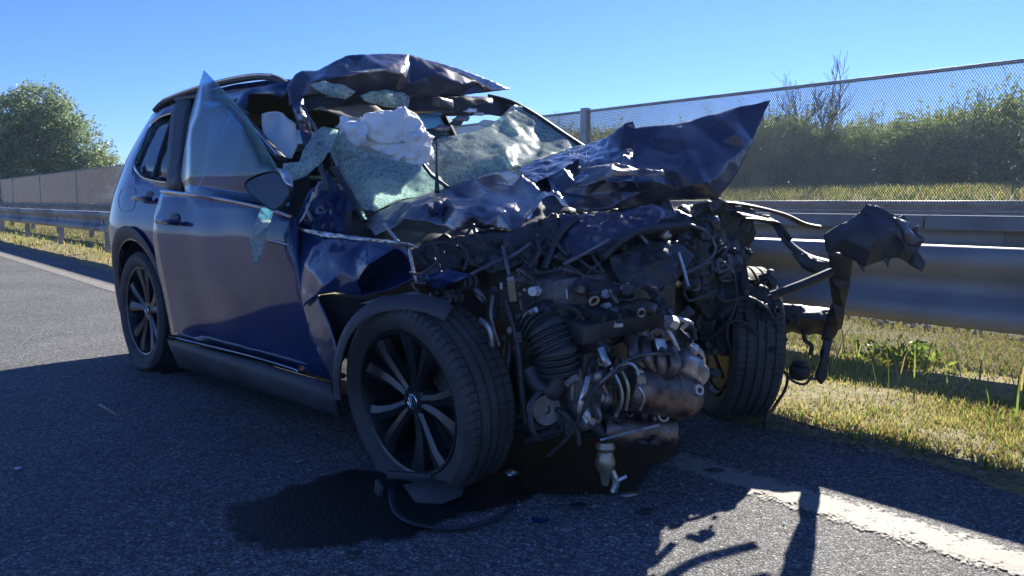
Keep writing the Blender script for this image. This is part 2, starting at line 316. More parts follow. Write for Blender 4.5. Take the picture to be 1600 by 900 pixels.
def inside(p, poly):
    x, y = p[0], p[1]; r = False; j = len(poly) - 1
    for i in range(len(poly)):
        xi, yi = poly[i][0], poly[i][1]; xj, yj = poly[j][0], poly[j][1]
        if (yi > y) != (yj > y) and x < (xj - xi) * (y - yi) / (yj - yi) + xi: r = not r
        j = i
    return r
def sheet(name, outline, inner, mat, parent, amp=0.008, seed=1, scl=7.0, edge=0.035, thick=0.003, smooth=32, relax=1, zoff=0.0):
    """torn sheet: outline and inner fold points measured as (px, py, depth)"""
    allp = list(outline) + list(inner)
    v, f, ov = tri2d([(p[0], p[1]) for p in outline], [(p[0], p[1]) for p in inner])
    bm = bmesh.new(); vs = []
    for i, q in enumerate(v):
        z = allp[ov[i][0]][2] if ov[i] else min(allp, key=lambda t: (t[0] - q[0]) ** 2 + (t[1] - q[1]) ** 2)[2]
        vs.append(bm.verts.new(A(q[0], q[1], z + zoff)))
    o2 = [(q[0], q[1]) for q in outline]
    for t in f:
        if not inside((v[t[0]] + v[t[1]] + v[t[2]]) / 3, o2): continue
        try: bm.faces.new([vs[i] for i in t])
        except ValueError: pass
    for x in [x for x in bm.verts if not x.link_faces]: bm.verts.remove(x)
    crumple(bm, amp, seed, scl, edge, relax)
    return finish_bm(bm, name, mat, parent, thick, smooth)
def panel(name, outline, holes, fn, mat, parent, step=0.07, thick=0.004, smooth=30, dent=0.0, seed=1):
    """smooth body panel: (u, w) outline with openings, mapped on the body surface v = fn(u, w)"""
    us = [p[0] for p in outline]; ws = [p[1] for p in outline]; inner = []
    def far(p, poly):
        for i in range(len(poly)):
            a = Vector(poly[i]); b = Vector(poly[(i + 1) % len(poly)]); ab = b - a; t = max(0, min(1, (Vector(p) - a).dot(ab) / max(1e-9, ab.length_squared)))
            if (a + ab * t - Vector(p)).length < step * 0.45: return False
        return True
    u = min(us) + step / 2
    while u < max(us):
        w = min(ws) + step / 2
        while w < max(ws):
            if inside((u, w), outline) and not any(inside((u, w), h) for h in holes) and far((u, w), outline) and all(far((u, w), h) for h in holes): inner.append((u, w))
            w += step
        u += step
    v, f, ov = tri2d(outline, inner, holes)
    bm = bmesh.new(); vs = []
    for q in v:
        d = dent * noise.noise(Vector((q[0] * 2.5 + seed, q[1] * 2.5, seed))) if dent else 0
        vs.append(bm.verts.new((q[0], fn(q[0], q[1]) + d, q[1])))
    for t in f:
        c = ((v[t[0]] + v[t[1]] + v[t[2]]) / 3)
        if not inside(c, outline) or any(inside(c, h) for h in holes): continue
        try: bm.faces.new([vs[i] for i in t])
        except ValueError: pass
    for x in [x for x in bm.verts if not x.link_faces]: bm.verts.remove(x)
    return finish_bm(bm, name, mat, parent, thick, smooth)

# ------------------------------------------------------------------ setting: road, verge, far ground
def strip(name, prof, s0, s1, ns, mat, kind='structure', rough=0.0, seed=0):
    vs, fs = [], []; m = len(prof)
    ss = [s0 + (s1 - s0) * (i / ns) for i in range(ns + 1)]
    for s in ss:
        for (D, w) in prof:
            e = rough * noise.noise(Vector((D * 2.1, s * 2.1, seed))) if rough else 0
            vs.append(rd(D, s, w + e))
    for i in range(ns):
        for j in range(m - 1): a = i * m + j; fs.append((a, a + 1, a + m + 1, a + m))
    o = mesh_obj(name, vs, fs, mat, None, 0); tag(o, kind=kind); return o
ro = strip('road', [(-60, 0), (-8, 0), (3.3, 0)], -60, 290, 20, M['asphalt'])
# ragged grass edge over the asphalt
prof = [(3.0, -0.03), (3.12, 0.0), (3.25, 0.012), (3.5, 0.02), (4, 0.02), (4.6, 0.02), (5.3, 0.02), (6.2, 0.02), (6.6, 0.02)]
vg = strip('verge', prof, -6, 60, 330, M['soil'], rough=0.03, seed=3)
strip('verge_far', [(3.2, 0.0), (6.6, 0.02)], 60, 290, 4, M['turf'])
strip('gravel_strip', [(6.6, 0.02), (7.6, 0.03)], -10, 200, 60, M['gravel'], rough=0.02, seed=5)
strip('opposite_road', [(7.6, 0.02), (9.0, 0.02), (18.4, 0.1)], -30, 290, 10, M['asphalt'])
strip('embankment', [(18.4, 0.1), (19.2, 0.40), (21.0, 1.02), (22.5, 1.22), (26, 1.32), (32, 1.35), (60, 1.3), (290, 1.2)], -120, 290, 60, M['turf'])
# white edge line
vs_, fs_ = [], []
L0, L1 = 2.36, 2.60
ns = 120
for i in range(ns + 1):
    s = -3 + (i / ns) ** 1.5 * 280; vs_ += [rd(L0, s, 0.004), rd(L1, s, 0.004)]
    if i < ns: fs_.append((2 * i, 2 * i + 1, 2 * i + 3, 2 * i + 2))
ln = mesh_obj('painted_edge_line', vs_, fs_, M['line'], None, 0); tag(ln, kind='structure')
uvl = ln.data.uv_layers.new(name='UVMap')
for p in ln.data.polygons:
    for li, u_ in zip(p.loop_indices, (0, 1, 1, 0)): uvl.data[li].uv = (u_, 0)
# spilled fluid under the wreck
def puddle(name, pix, w, seed, label):
    pts = [gnd(x, y) for x, y in pix]; c = sum(pts, Vector()) / len(pts); vs = []
    n = 140; q = []
    for i in range(n):
        t = i / n * len(pts); k = int(t); f = t - k; p0, p1, p2, p3 = (pts[(k + j - 1) % len(pts)] for j in range(4))
        p = 0.5 * ((2 * p1) + (p2 - p0) * f + (2 * p0 - 5 * p1 + 4 * p2 - p3) * f * f + (3 * p1 - p0 - 3 * p2 + p3) * f ** 3)
        d = (p - c); p = p + d.normalized() * 0.035 * (noise.noise(p * 6 + Vector((seed, 0, 0))) + 0.6 * noise.noise(p * 17))
        q.append((p.x, p.y, w))
    ring = lambda k: [(c.x + (a[0] - c.x) * k, c.y + (a[1] - c.y) * k, w) for a in q]
    vv = [(c.x, c.y, w)] + ring(.72) + ring(1.14)
    ff_ = [(0, 1 + i, 1 + (i + 1) % n) for i in range(n)] + [(1 + i, 1 + n + i, 1 + n + (i + 1) % n, 1 + (i + 1) % n) for i in range(n)]
    o = mesh_obj(name, vv, ff_, M['oil'], None, 0); fa = o.data.attributes.new('fade', 'FLOAT', 'POINT'); fa.data.foreach_set('value', [1.0] * (n + 1) + [0.0] * n); tag(o, label, 'puddle', kind='structure'); return o
puddle('fluid_stain', [(360, 815), (420, 775), (520, 742), (600, 738), (700, 742), (790, 740), (840, 760), (800, 790), (720, 805), (660, 835), (560, 852), (430, 858)], 0.005, 1, 'dark wet fluid stain spreading beside the flat front wheel')
puddle('oil_puddle', [(800, 700), (850, 672), (960, 690), (1060, 690), (1050, 720), (1010, 735), (990, 765), (900, 778), (810, 760)], 0.009, 4, 'dark oil puddle under the exposed engine')

# ------------------------------------------------------------------ guardrails
W_PROF = [(0.012, 0.790), (-0.030, 0.782), (-0.050, 0.765), (-0.052, 0.720), (-0.040, 0.690), (0.012, 0.650), (0.022, 0.620), (0.022, 0.590), (0.012, 0.560), (-0.040, 0.520), (-0.052, 0.490), (-0.050, 0.445), (-0.030, 0.428), (0.0, 0.42)]
def guardrail(name, D, s0, s1, posts, label, cat='guardrail', flip=1, dz=0.0, seg=4.0):
    root = empty(name, rd(D, s0, dz), math.pi / 2 + TH); tag(root, label, cat, 'steel guardrails along the motorway')
    # local frame: x along the road, y towards the road traffic side (negative D)
    Rl = Matrix.Rotation(-(math.pi / 2 + TH), 3, 'Z')
    def lp(dd, s, w): return Rl @ (rd(D + dd * flip, s, w + dz) - rd(D, s0, dz))
    s = s0; k = 0
    while s < s1:
        e = min(s1, s + seg); vs, fs = [], []; m = len(W_PROF)
        o_ = 0.003 * (k % 2)
        for q in (s, e + 0.12):
            for (dd, w) in W_PROF: vs.append(lp(dd - o_, q, w))
        for j in range(m - 1): fs.append((j, j + 1, m + j + 1, m + j))
        b = mesh_obj('beam', vs, fs, M['galv'], root, 50); md = b.modifiers.new('thickness', 'SOLIDIFY'); md.thickness = 0.004
        if s < 40:
            mb = MB()
            for ww in (0.47, 0.74):
                for q in (0.03, 0.09):
                    p = lp(-0.056, s + q, ww); mb.lathe([(0.0, -0.008), (0.012, -0.006), (0.014, 0.0)], p, Rl @ (rd(-1, 0) * -1 * flip), 8)
            mb.build('splice_bolts', M['galv_post'], b)
        s = e; k += 1
    for q in posts:
        mb = MB(); c = lp(0.10, q, 0); 
        for dx, dy, sx, sy in ((0, 0, 0.006, 0.11), (0.027, 0.052, 0.06, 0.006), (0.027, -0.052, 0.06, 0.006)):
            mb.box(c + Vector((dx, dy, 0.34)), (sx, sy, 0.84))
        p = mb.build('post', M['galv_post'], root, 0)
        if q < 40:
            mb = MB(); mb.box(lp(0.05, q, 0.6), (0.09, 0.10, 0.2)); mb.build('spacer_block', M['galv_post'], p, 0)
    return root
guardrail('guardrail', 4.0, -3.1, 120.9, [20.9 + 4 * k for k in range(-6, 25)], 'galvanised guardrail nearest the wreck, beside the dry grass')
guardrail('guardrail', 5.55, -2.1, 121.9, [24.1 + 4 * k for k in range(-6, 25)], 'second galvanised guardrail close behind the nearest one', flip=-1, dz=0.03)
guardrail('guardrail', 18.3, -10, 130, [-8 + 4 * k for k in range(34)], 'distant guardrail beyond the mesh fence at the foot of the hedge', dz=0.2)

# ------------------------------------------------------------------ concrete barrier and mesh fence on it
WD = 9.0
cb = empty('concrete_barrier', rd(WD, 0, 0)); tag(cb, 'low grey concrete barrier wall carrying the mesh fence', 'barrier')
bp_ = [(-0.30, 0.0), (-0.30, 0.08), (-0.17, 0.30), (-0.10, 0.83), (-0.085, 0.845), (0.085, 0.845), (0.10, 0.83), (0.17, 0.30), (0.30, 0.08), (0.30, 0.0)]
for k in range(26):
    s0 = -14 + 6 * k; vs, fs = [], []
    for q in (s0 + 0.012, s0 + 5.988):
        for (dd, w) in bp_: vs.append(rd(WD + dd, q, w) - rd(WD, 0, 0))
    m = len(bp_)
    for j in range(m - 1): fs.append((j, j + 1, m + j + 1, m + j))
    fs += [tuple(range(m)), tuple(reversed(range(m, 2 * m)))]
    mesh_obj('barrier_segment', vs, fs, M['concrete'], cb, 20)
fence = empty('mesh_fence', rd(WD, 0, 0.845)); tag(fence, 'tall dark mesh fence with posts running along the barrier wall', 'fence')
FO = rd(WD, 0, 0.845); FH = 1.49
def fp(s, w, d=0.0): return rd(WD + d, s, 0.845 + w) - FO
POSTS = [9.17 - 8.25 + 8.25 * k for k in range(-1, 13)]
for q in POSTS:
    mb = MB(); mb.box(fp(q, FH / 2 + 0.02), (0.12, 0.10, FH + 0.06), Matrix.Rotation(math.pi / 2 + TH, 3, 'Z')); mb.box(fp(q, 0.01), (0.22, 0.16, 0.02), Matrix.Rotation(math.pi / 2 + TH, 3, 'Z'))
    mb.build('post', M['galv_post'], fence, 0)
for i in range(len(POSTS) - 1):
    a, b = POSTS[i], POSTS[i + 1]; near = a < 30
    mb = MB(); mb.tube([fp(a, FH), fp(b, FH)], 0.022, 8); mb.build('top_rail', M['galv_post'], fence)
    mb = MB(); mb.tube([fp(a, 0.05), fp(b, 0.05)], 0.012, 6); mb.build('bottom_wire', M['galv_post'], fence)
    vs, fs = [], []; pitch = 0.029 if near else 0.07; wd = (0.0016 if near else 0.0042); slope = 0.62; run = FH * slope
    for dirn in (1, -1):
        s = a - run
        while s < b + run:
            p0 = [s, 0.03]; p1 = [s + dirn * run, FH]
            # clip to the bay
            def clip(p0, p1):
                (x0, y0), (x1, y1) = p0, p1; t0, t1 = 0.0, 1.0; dx = x1 - x0
                for bound, sg in ((a, 1), (b, -1)):
                    f0 = sg * (x0 - bound); f1 = sg * (x1 - bound)
                    if f0 < 0 and f1 < 0: return None
                    if f0 < 0: t0 = max(t0, f0 / (f0 - f1))
                    elif f1 < 0: t1 = min(t1, f0 / (f0 - f1))
                if t0 >= t1: return None
                return (x0 + dx * t0, y0 + (y1 - y0) * t0), (x0 + dx * t1, y0 + (y1 - y0) * t1)
            c = clip(p0, p1); s += pitch
            if not c: continue
            (x0, y0), (x1, y1) = c; k = len(vs)
            for (x, y) in ((x0, y0), (x1, y1)): vs += [fp(x - wd, y, -0.004 * dirn), fp(x + wd, y, -0.004 * dirn), fp(x, y, 0.012 - 0.004 * dirn)]
            fs += [(k, k + 1, k + 4, k + 3), (k + 1, k + 2, k + 5, k + 4), (k + 2, k, k + 3, k + 5)]
    tag(mesh_obj('wire_mesh', vs, fs, M['mesh'], fence, 0), kind='stuff')

# ------------------------------------------------------------------ trees and hedge
def leaves(centers, size, aspect=0.5, jitter=0.4):
    c = np.asarray(centers); n = len(c)
    d = rng.normal(size=(n, 3)); d[:, 2] -= 0.2; d /= np.linalg.norm(d, axis=1)[:, None]
    e = rng.normal(size=(n, 3)); e -= (e * d).sum(1)[:, None] * d; e /= np.linalg.norm(e, axis=1)[:, None]
    L = size * (1 + jitter * rng.uniform(-1, 1, n))[:, None]
    v = np.stack([c, c + d * L * 0.5 + e * L * aspect * 0.5, c + d * L, c + d * L * 0.5 - e * L * aspect * 0.5], 1).reshape(-1, 3)
    return v, [(4 * i, 4 * i + 1, 4 * i + 2, 4 * i + 3) for i in range(n)]
def branches(mb, p, d, L, r, depth, spread, tips, nch=(2, 4), up=0.12, rmin=0.002):
    pts = [p]; q = p.copy(); dd = d.copy()
    for i in range(4):
        dd = (dd + Vector((random.gauss(0, .12), random.gauss(0, .12), random.gauss(0, .06) + up * 0.3))).normalized(); q = q + dd * (L / 4); pts.append(q.copy())
    mb.tube(pts, r, 6 if depth > 1 else 4, rfun=lambda t: max(rmin, r * (1 - 0.5 * t)))
    if depth <= 0: tips.append(pts[-1]); tips.append(pts[2]); return
    for _ in range(random.randint(*nch)):
        t = random.choice(pts[1:]); e = (dd + Vector((random.gauss(0, spread), random.gauss(0, spread), random.gauss(0, spread * 0.6) + up))).normalized()
        branches(mb, t.copy(), e, L * random.uniform(.55, .8), r * 0.55, depth - 1, spread, tips, nch, up, rmin)
    tips.append(pts[-1])
# big leafy tree on the left, beyond the fence
TB = rd(13.0, 69, 0.8)
tr_ = empty('broadleaf_tree', TB); tag(tr_, 'big rounded leafy tree rising beyond the fence at far left', 'tree')
mb = MB(); tips = []
branches(mb, Vector((0, 0, 0)), Vector((0, 0, 1)), 3.6, 0.28, 4, 0.75, tips, (3, 4), 0.3)
mb.build('trunk', M['bark'], tr_)
cs = []
XD = rd(0, 1, 0).normalized()
blobs = []
# crown: lobes as (across, along view, height, radius)
for (ax, ay, az, r) in [(-1.2, 0, 4.6, 3.3), (1.6, .5, 3.6, 2.7), (-.3, 0, 6.6, 2.1), (3.2, 0, 2.4, 1.8), (-3.8, 0, 4.4, 2.6), (-3.0, .5, 6.2, 1.9), (2.2, -.6, 1.9, 2.0), (-1.4, -1, 2.2, 2.6), (.9, -.5, 5.5, 1.9), (-5.2, 0, 3.0, 2.4), (-3.6, 0, 1.9, 2.2), (1.0, 0, 0.9, 1.9)]:
    blobs.append((Vector((ax, ay, az)), r))
for c, r in blobs:
    for _ in range(int(52 * r * r)):                     # twig clumps near the lobe's skin
        d = Vector((random.gauss(0, 1), random.gauss(0, 1), random.gauss(0, 1))).normalized(); rr = r * random.uniform(.62, 1.06)
        q = c + d * rr * (1 + 0.22 * noise.noise(d * 2.3 + c)); sg = random.uniform(.14, .3)
        for _ in range(15): cs.append((q.x + random.gauss(0, sg), q.y + random.gauss(0, sg), q.z + random.gauss(0, sg)))
v, f = leaves(cs, 0.24, 0.5); mesh_obj('crown', v, f, M['leaf_tree'], tr_, 0)
# hedge of shrubs behind the far guardrail
variants = []
for k in range(4):
    cs = []; h = 2.05 + 0.18 * k; mb = MB(); tips = []
    for _ in range(9):
        d = Vector((random.gauss(0, .35), random.gauss(0, .35), 1)).normalized(); branches(mb, Vector((random.gauss(0, .3), random.gauss(0, .3), 0)), d, h * .62, .028, 2, .5, tips, (2, 3), .25)
    for _ in range(520):
        a = random.uniform(0, 2 * math.pi); zz = random.uniform(0.0, 1.0) ** 1.05; R = 1.12 * (0.75 + 0.5 * zz) * (1.0 - max(0, zz - .72) * 1.6) * math.sqrt(random.uniform(.25, 1)) * (1 + .3 * noise.noise(Vector((a, zz * 3, k * 5))))
        q = Vector((R * math.cos(a), R * math.sin(a), zz * h + 0.12 * noise.noise(Vector((a * 2, k, 3))))); sg = random.uniform(.07, .15)
        for _ in range(15): cs.append((q.x + random.gauss(0, sg), q.y + random.gauss(0, sg), max(.02, q.z + random.gauss(0, sg))))
    for t in tips:
        if t.z > h * .8:
            for _ in range(7): cs.append((t.x + random.gauss(0, .06), t.y + random.gauss(0, .06), t.z + random.gauss(0, .07)))
    v, f = leaves(cs, 0.105, 0.55)
    me = mesh_obj('foliage', v, f, M['leaf_shrub' if k % 2 else 'leaf_shrub2'], None, 0); st = mb.build('stems', M['bark'], None); variants.append((me, st))
used = set(); HL = 'dense green shrub in the hedge beyond the mesh fence'
kk = 0
for row, (D, n, s0, ds) in enumerate([(27.6, 20, 6.0, 1.65), (29.2, 21, 5.0, 1.7)]):
    for i in range(n):
        k = (i * 3 + row + (i // 3)) % 4
        r = empty('hedge_shrub', rd(D + random.uniform(-.3, .3), s0 + ds * i + random.uniform(-.3, .3), 1.3), random.uniform(0, 6.28)); sc = random.uniform(.88, 1.12) * (1.04 if row else .95); r.scale = (sc * 1.05, sc * 1.05, sc * random.uniform(.9, 1.08))
        tag(r, HL, 'shrub', 'shrubs of the hedge')
        for o in variants[k]:
            if id(o) in used: link_copy(o, r)
            else: o.parent = r; used.add(id(o))
# bare tree and twiggy saplings sticking out of the hedge
def bare(name, D, s, h, label, depth, leafy, spread, r0=.05):
    r = empty(name, rd(D, s, 1.2)); tag(r, label, 'tree'); mb = MB(); tips = []
    for _ in range(2): branches(mb, Vector((random.gauss(0, .08), random.gauss(0, .08), 0)), Vector((random.gauss(0, .2), random.gauss(0, .2), 1)).normalized(), h * .48, r0 * random.uniform(.6, 1), depth, spread, tips, (3, 5), .30, .009)
    zmax = max(v.z for v in mb.v); sc = h / zmax
    mb.v = [Vector((v.x * sc, v.y * sc, v.z * sc)) for v in mb.v]
    mb.build('branches', M['bark'], r)
    if leafy:
        cs = [(t.x * sc + random.gauss(0, .08), t.y * sc + random.gauss(0, .08), t.z * sc + random.gauss(0, .08)) for t in tips for _ in range(leafy)]
        v, f = leaves(cs, .09, .5); mesh_obj('foliage', v, f, M['leaf_shrub2'], r, 0)
bare('bare_tree', 28.6, 17.2, 5.2, 'leafless grey tree standing above the hedge', 4, 0, .40, .10)
bare('sapling', 28.8, 10.9, 3.4, 'twiggy sapling above the hedge at far right', 3, 3, .4, .035)
bare('sapling', 28, 24.4, 3.0, 'thin sapling above the raised bonnet edge', 3, 5, .4, .03)
bare('sapling', 28, 29, 2.5, 'small leafy sapling seen beside the fence post', 3, 6, .45, .03)

# ------------------------------------------------------------------ grass and stones on the verge
def blades(name, spots, hmin, hmax, label, weights=(.38, .42, .2), width=.0045):
    n = len(spots); P = np.array(spots); vs = []; fs = []; mi = []
    hh = rng.uniform(hmin, hmax, n); az = rng.uniform(0, 2 * np.pi, n); bend = rng.uniform(.1, .9, n); mt = rng.choice(3, n, p=weights)
    for i in range(n):
        x, y, z = P[i]; h = hh[i] * (1.0 if mt[i] < 2 else .6); ca, sa = math.cos(az[i]), math.sin(az[i]); w = width * (0.7 + .6 * random.random()); b = bend[i] * h
        if mt[i] == 2: b = h * 1.3; h *= .35
        k = len(vs); px, py = -sa * w, ca * w
        vs += [(x - px, y - py, z), (x + px, y + py, z), (x + ca * b * .35 - px * .7, y + sa * b * .35 - py * .7, z + h * .6), (x + ca * b * .35 + px * .7, y + sa * b * .35 + py * .7, z + h * .6), (x + ca * b, y + sa * b, z + h)]
        fs += [(k, k + 1, k + 3, k + 2), (k + 2, k + 3, k + 4)]; mi += [mt[i]] * 2
    o = mesh_obj(name, vs, fs, None, None, 0, [M['grass_green'], M['grass_dry'], M['grass_brown']], mi); tag(o, label, 'grass', kind='stuff'); return o
def verge_z(D, s): return 0.015
sp = []
def scatter(n, D0, D1, s0, s1, edge=True):
    out = []
    while len(out) < n:
        D = random.uniform(D0, D1); s = random.uniform(s0, s1); g = noise.noise(Vector((D * 1.6, s * 1.1, 4))) + .5 * noise.noise(Vector((D * 5, s * 5, 2)))
        if random.random() > .72 + .8 * g: continue
        if edge and D < 3.3 + .16 * noise.noise(Vector((s * 2.2, 1, 7))) + .1 * noise.noise(Vector((s * 8, 3, 7))): continue
        out.append(tuple(rd(D, s, .0)))
    return out
sp = scatter(60000, 3.1, 4.4, -.4, 5) + scatter(75000, 4.3, 6.6, -.2, 6.5) + scatter(9000, 3.1, 6.6, 7, 18) + scatter(12000, 3.1, 6.6, 14, 60)
blades('verge_grass', sp, .018, .06, 'patchy green and straw coloured grass covering the roadside verge', (.27, .51, .22), .0038)
far = [s for s in scatter(7000, 3.2, 6.6, 12, 60)]
blades('verge_grass', far, .06, .14, 'rougher grass on the verge below the distant guardrail posts', (.45, .45, .1), .012)
tall = [tuple(rd(4.45 + random.gauss(0, .18), random.uniform(-1, 6), 0)) for _ in range(260)]
blades('tall_grass', tall, .14, .34, 'line of tall green grass stems under the nearest guardrail', (.75, .25, 0), .0045)
emb = []
for _ in range(26000):
    D = random.uniform(19.8, 26); s = random.uniform(2, 36); w = np.interp(D, [19.2, 21, 22.5, 26, 32], [.40, 1.02, 1.22, 1.32, 1.35]); emb.append(tuple(rd(D, s, w)))
blades('embankment_grass', emb, .1, .26, 'sunlit yellow green grass strip below the hedge', (.5, .5, 0), .014)
# leaf litter and chips along the ragged edge of the asphalt
vs, fs = [], []
for _ in range(9000):
    s = random.uniform(-1.2, 9); D = 3.18 + abs(random.gauss(0, .22)) + .1 * noise.noise(Vector((s * 2.2, 1, 7))) - .06; p = rd(D, s, random.uniform(.008, .03)); a = random.uniform(0, 6.28); L = random.uniform(.006, .02); k = len(vs); w = L * random.uniform(.2, .5); t = random.uniform(-.5, .5) * L
    dx = Vector((math.cos(a) * L, math.sin(a) * L, t)); dy = Vector((-math.sin(a) * w, math.cos(a) * w, random.uniform(-.3, .3) * L)); vs += [p - dx, p + dy, p + dx, p - dy]; fs.append((k, k + 1, k + 2, k + 3))
tag(mesh_obj('dead_litter', vs, fs, M['grass_brown'], None, 0), 'dead brown grass litter along the asphalt edge', 'litter', kind='stuff')
mb = MB()
for _ in range(1800):
    p = rd(random.uniform(6.3, 7.5), random.uniform(-1, 9), random.uniform(.015, .05)); r = random.uniform(.006, .018); R = Euler((random.random() * 6, random.random() * 6, random.random() * 6)).to_matrix(); mb.box(p, (r * 2, r * 1.5, r), R)
tag(mb.build('gravel_stones', M['stone'], None, 0), 'dark loose gravel stones behind the guardrails', 'gravel', kind='stuff')
# one leafy weed and a pale stone
wd_ = empty('weed_plant', rd(5.0, 2.35, 0)); tag(wd_, 'small bright green leafy weed in the dry verge', 'plant')
cs = [(random.gauss(0, .12), random.gauss(0, .12), abs(random.gauss(.06, .05))) for _ in range(260)]
v, f = leaves(cs, .055, .45); mesh_obj('foliage', v, f, M['grass_green'], wd_, 0)
mb = MB()
for _ in range(9): a = random.uniform(0, 6.28); mb.tube([Vector((0, 0, 0)), Vector((math.cos(a) * .07, math.sin(a) * .07, .08)), Vector((math.cos(a) * .14, math.sin(a) * .14, .12))], .003, 4)
mb.build('stems', M['grass_green'], wd_)

# ------------------------------------------------------------------ the wrecked car
car = empty('wrecked_car', CAR_O, -(math.pi / 2 - YAW)); tag(car, 'dark blue crashed estate car with crushed front and exposed engine', 'car')
VW = [(.10, -.85), (.35, -.888), (.6, -.918), (.80, -.940), (.86, -.940), (1.03, -.902), (1.25, -.815), (1.45, -.705), (1.58, -.625), (1.66, -.55), (1.8, -.5)]
def vbody(u, w):
    v = float(np.interp(w, [a for a, _ in VW], [b for _, b in VW]))
    if u < -.15: t = (-.15 - u) / .72; v += .17 * t * t
    return v
def vdoor(u, w): return vbody(u, w) - .04 - .03 * max(0, 1.0 - u)
def SP(px, py, fn=vbody):
    v = -.9
    for _ in range(8): p = S(px, py, v); v = 0.5 * v + 0.5 * fn(p.x, p.z)
    p = S(px, py, v); return (p.x, p.z)
def P3(px, py, fn=vbody, out=0.0): u, w = SP(px, py, fn); return Vector((u, fn(u, w) - out, w))
arch = [(.41 * math.cos(a), .36 + .41 * math.sin(a)) for a in [math.pi * k / 18 for k in range(0, 19)]]
TAIL = [(-.80, .33), (-.86, .48), (-.875, .70), (-.865, .90), (-.82, 1.04), (-.73, 1.24), (-.62, 1.42), (-.50, 1.53)]
TOP = [(-.36, 1.583), (-.1, 1.608), (.3, 1.622), (.7, 1.619), (1.1, 1.597), (1.42, 1.55)]
outl = [(.97, .33), (.41, .33)] + arch + [(-.41, .33)] + TAIL + TOP + [(1.40, 1.48), (1.2, 1.52), (.97, 1.54)]
win_r = [SP(*p) for p in [(270, 177), (252, 183), (236, 197), (224, 225), (212, 252), (214, 266), (226, 278), (242, 283), (262, 286)]] + [(.86, 1.07), (.86, 1.50)]
body = panel('quarter_panel', outl, [win_r], vbody, M['paint'], car, .06, .004)
gl = panel('rear_side_window', [(a, b) for a, b in win_r], [], lambda u, w: vbody(u, w) + .010, M['dark_glass'], car, .1, .004, 3)
wf = [P3(*p, out=.004) for p in [(270, 177), (252, 183), (236, 197), (224, 225), (212, 252), (214, 266), (226, 278), (242, 283), (262, 286)]]
mb = MB(); mb.tube(wf, .011, 6, smooth=4, flat=.6); mb.build('window_trim', M['chrome'], gl)
mb = MB(); mb.tube([P3(267, 190, out=.0), P3(253, 232), P3(240, 277)], .012, 6); mb.build('window_divider', M['black'], gl)
mb = MB(); mb.tube([Vector((.455 * math.cos(a), vbody(.455 * math.cos(a), .36 + .455 * math.sin(a)) - .006, .36 + .455 * math.sin(a))) for a in [math.pi * (-.04 + 1.08 * k / 24) for k in range(25)]], .042, 8, flat=.32); mb.build('wheel_arch_trim', M['trim'], car)
# inner arch
mb = MB(); mb.lathe([(.42, 0), (.42, .32), (.0, .32)], (0, -.885, .36), (0, 1, 0), 28); mb.build('wheel_well', M['black'], car)
ff = [P3(*p, out=.003) for p in [(190, 297), (207, 292), (213, 300), (211, 322), (203, 330), (189, 327), (186, 312), (190, 297)]]
mb = MB(); mb.tube(ff, .0011, 4, smooth=4); mb.build('fuel_flap_gap', M['black'], body)
def handle(pts, fn, parent):
    c = P3(*pts, fn=fn); mb = MB(); mb.lathe([(.0, 0), (.05, .004), (.062, .0)], c + Vector((.01, .004, -.012)), (0, -1, 0), 20)
    for v in mb.v: v.x = c.x + (v.x - c.x) * 1.25
    cup = mb.build('handle_recess', M['black'], parent)
    mb = MB(); mb.tube([c + Vector((-.115, -.02, .004)), c + Vector((-.10, -.038, .006)), c + Vector((0, -.047, .008)), c + Vector((.085, -.04, .006)), c + Vector((.105, -.012, .002))], .017, 10, smooth=4, flat=.8); mb.build('handle', M['paint'], parent)
    mb = MB(); mb.tube([c + Vector((-.10, -.05, .006)), c + Vector((0, -.06, .009)), c + Vector((.085, -.052, .006))], .004, 5, smooth=3); mb.build('handle_strip', M['chrome'], parent)
handle((231, 312), vbody, body)
# left side, mirrored
outl_l = [(2.28, .33), (.41, .33)] + arch + [(-.41, .33)] + TAIL + TOP + [(1.62, 1.50), (2.05, 1.18), (2.3, 1.02)]
win_l = [(-.58, 1.16), (-.42, 1.45), (-.2, 1.53), (.4, 1.56), (1.1, 1.54), (1.45, 1.48), (1.85, 1.13), (1.8, 1.08), (.6, 1.06), (-.45, 1.08)]
panel('left_body_side', outl_l, [win_l], lambda u, w: -vbody(u, w), M['paint'], car, .09, .004)
panel('left_side_window', [(-.58, 1.16), (-.42, 1.45), (-.2, 1.53), (.4, 1.56), (.95, 1.545), (.97, 1.07), (.6, 1.06), (-.45, 1.08)], [], lambda u, w: -vbody(u, w) - .012, M['dark_glass'], car, .12, .004)
for uu in (.28, .97):
    mb = MB(); mb.tube([Vector((uu, .895, 1.05)), Vector((uu - .03, .80, 1.28)), Vector((uu - .06, .66, 1.53))], .04, 6, flat=.5); mb.build('window_pillar', M['black'], car)
# roof, tailgate
def loft(name, curve, mat, bulge, nv=16, parent=car, axis=2, thick=.004):
    vs, fs = [], []; n = len(curve)
    for (u, w) in curve:
        v0 = vbody(u, w)
        for j in range(nv + 1):
            t = -1 + 2 * j / nv; q = [u, -t * v0 * 1.0, w]; q[axis] += bulge * (1 - t * t); vs.append(q)
    for i in range(n - 1):
        for j in range(nv): a = i * (nv + 1) + j; fs.append((a, a + 1, a + nv + 2, a + nv + 1))
    o = mesh_obj(name, vs, fs, mat, parent, 35); o.modifiers.new('thickness', 'SOLIDIFY').thickness = thick; return o
loft('roof', [TAIL[-1]] + TOP, M['paint'], .05)
loft('headlining', [(u, w - .035) for u, w in [TAIL[-1]] + TOP], M['lining'], .03)
loft('tailgate', TAIL[:5], M['paint'], -.03, axis=0); loft('rear_window', TAIL[4:], M['dark_glass'], -.02, axis=0)
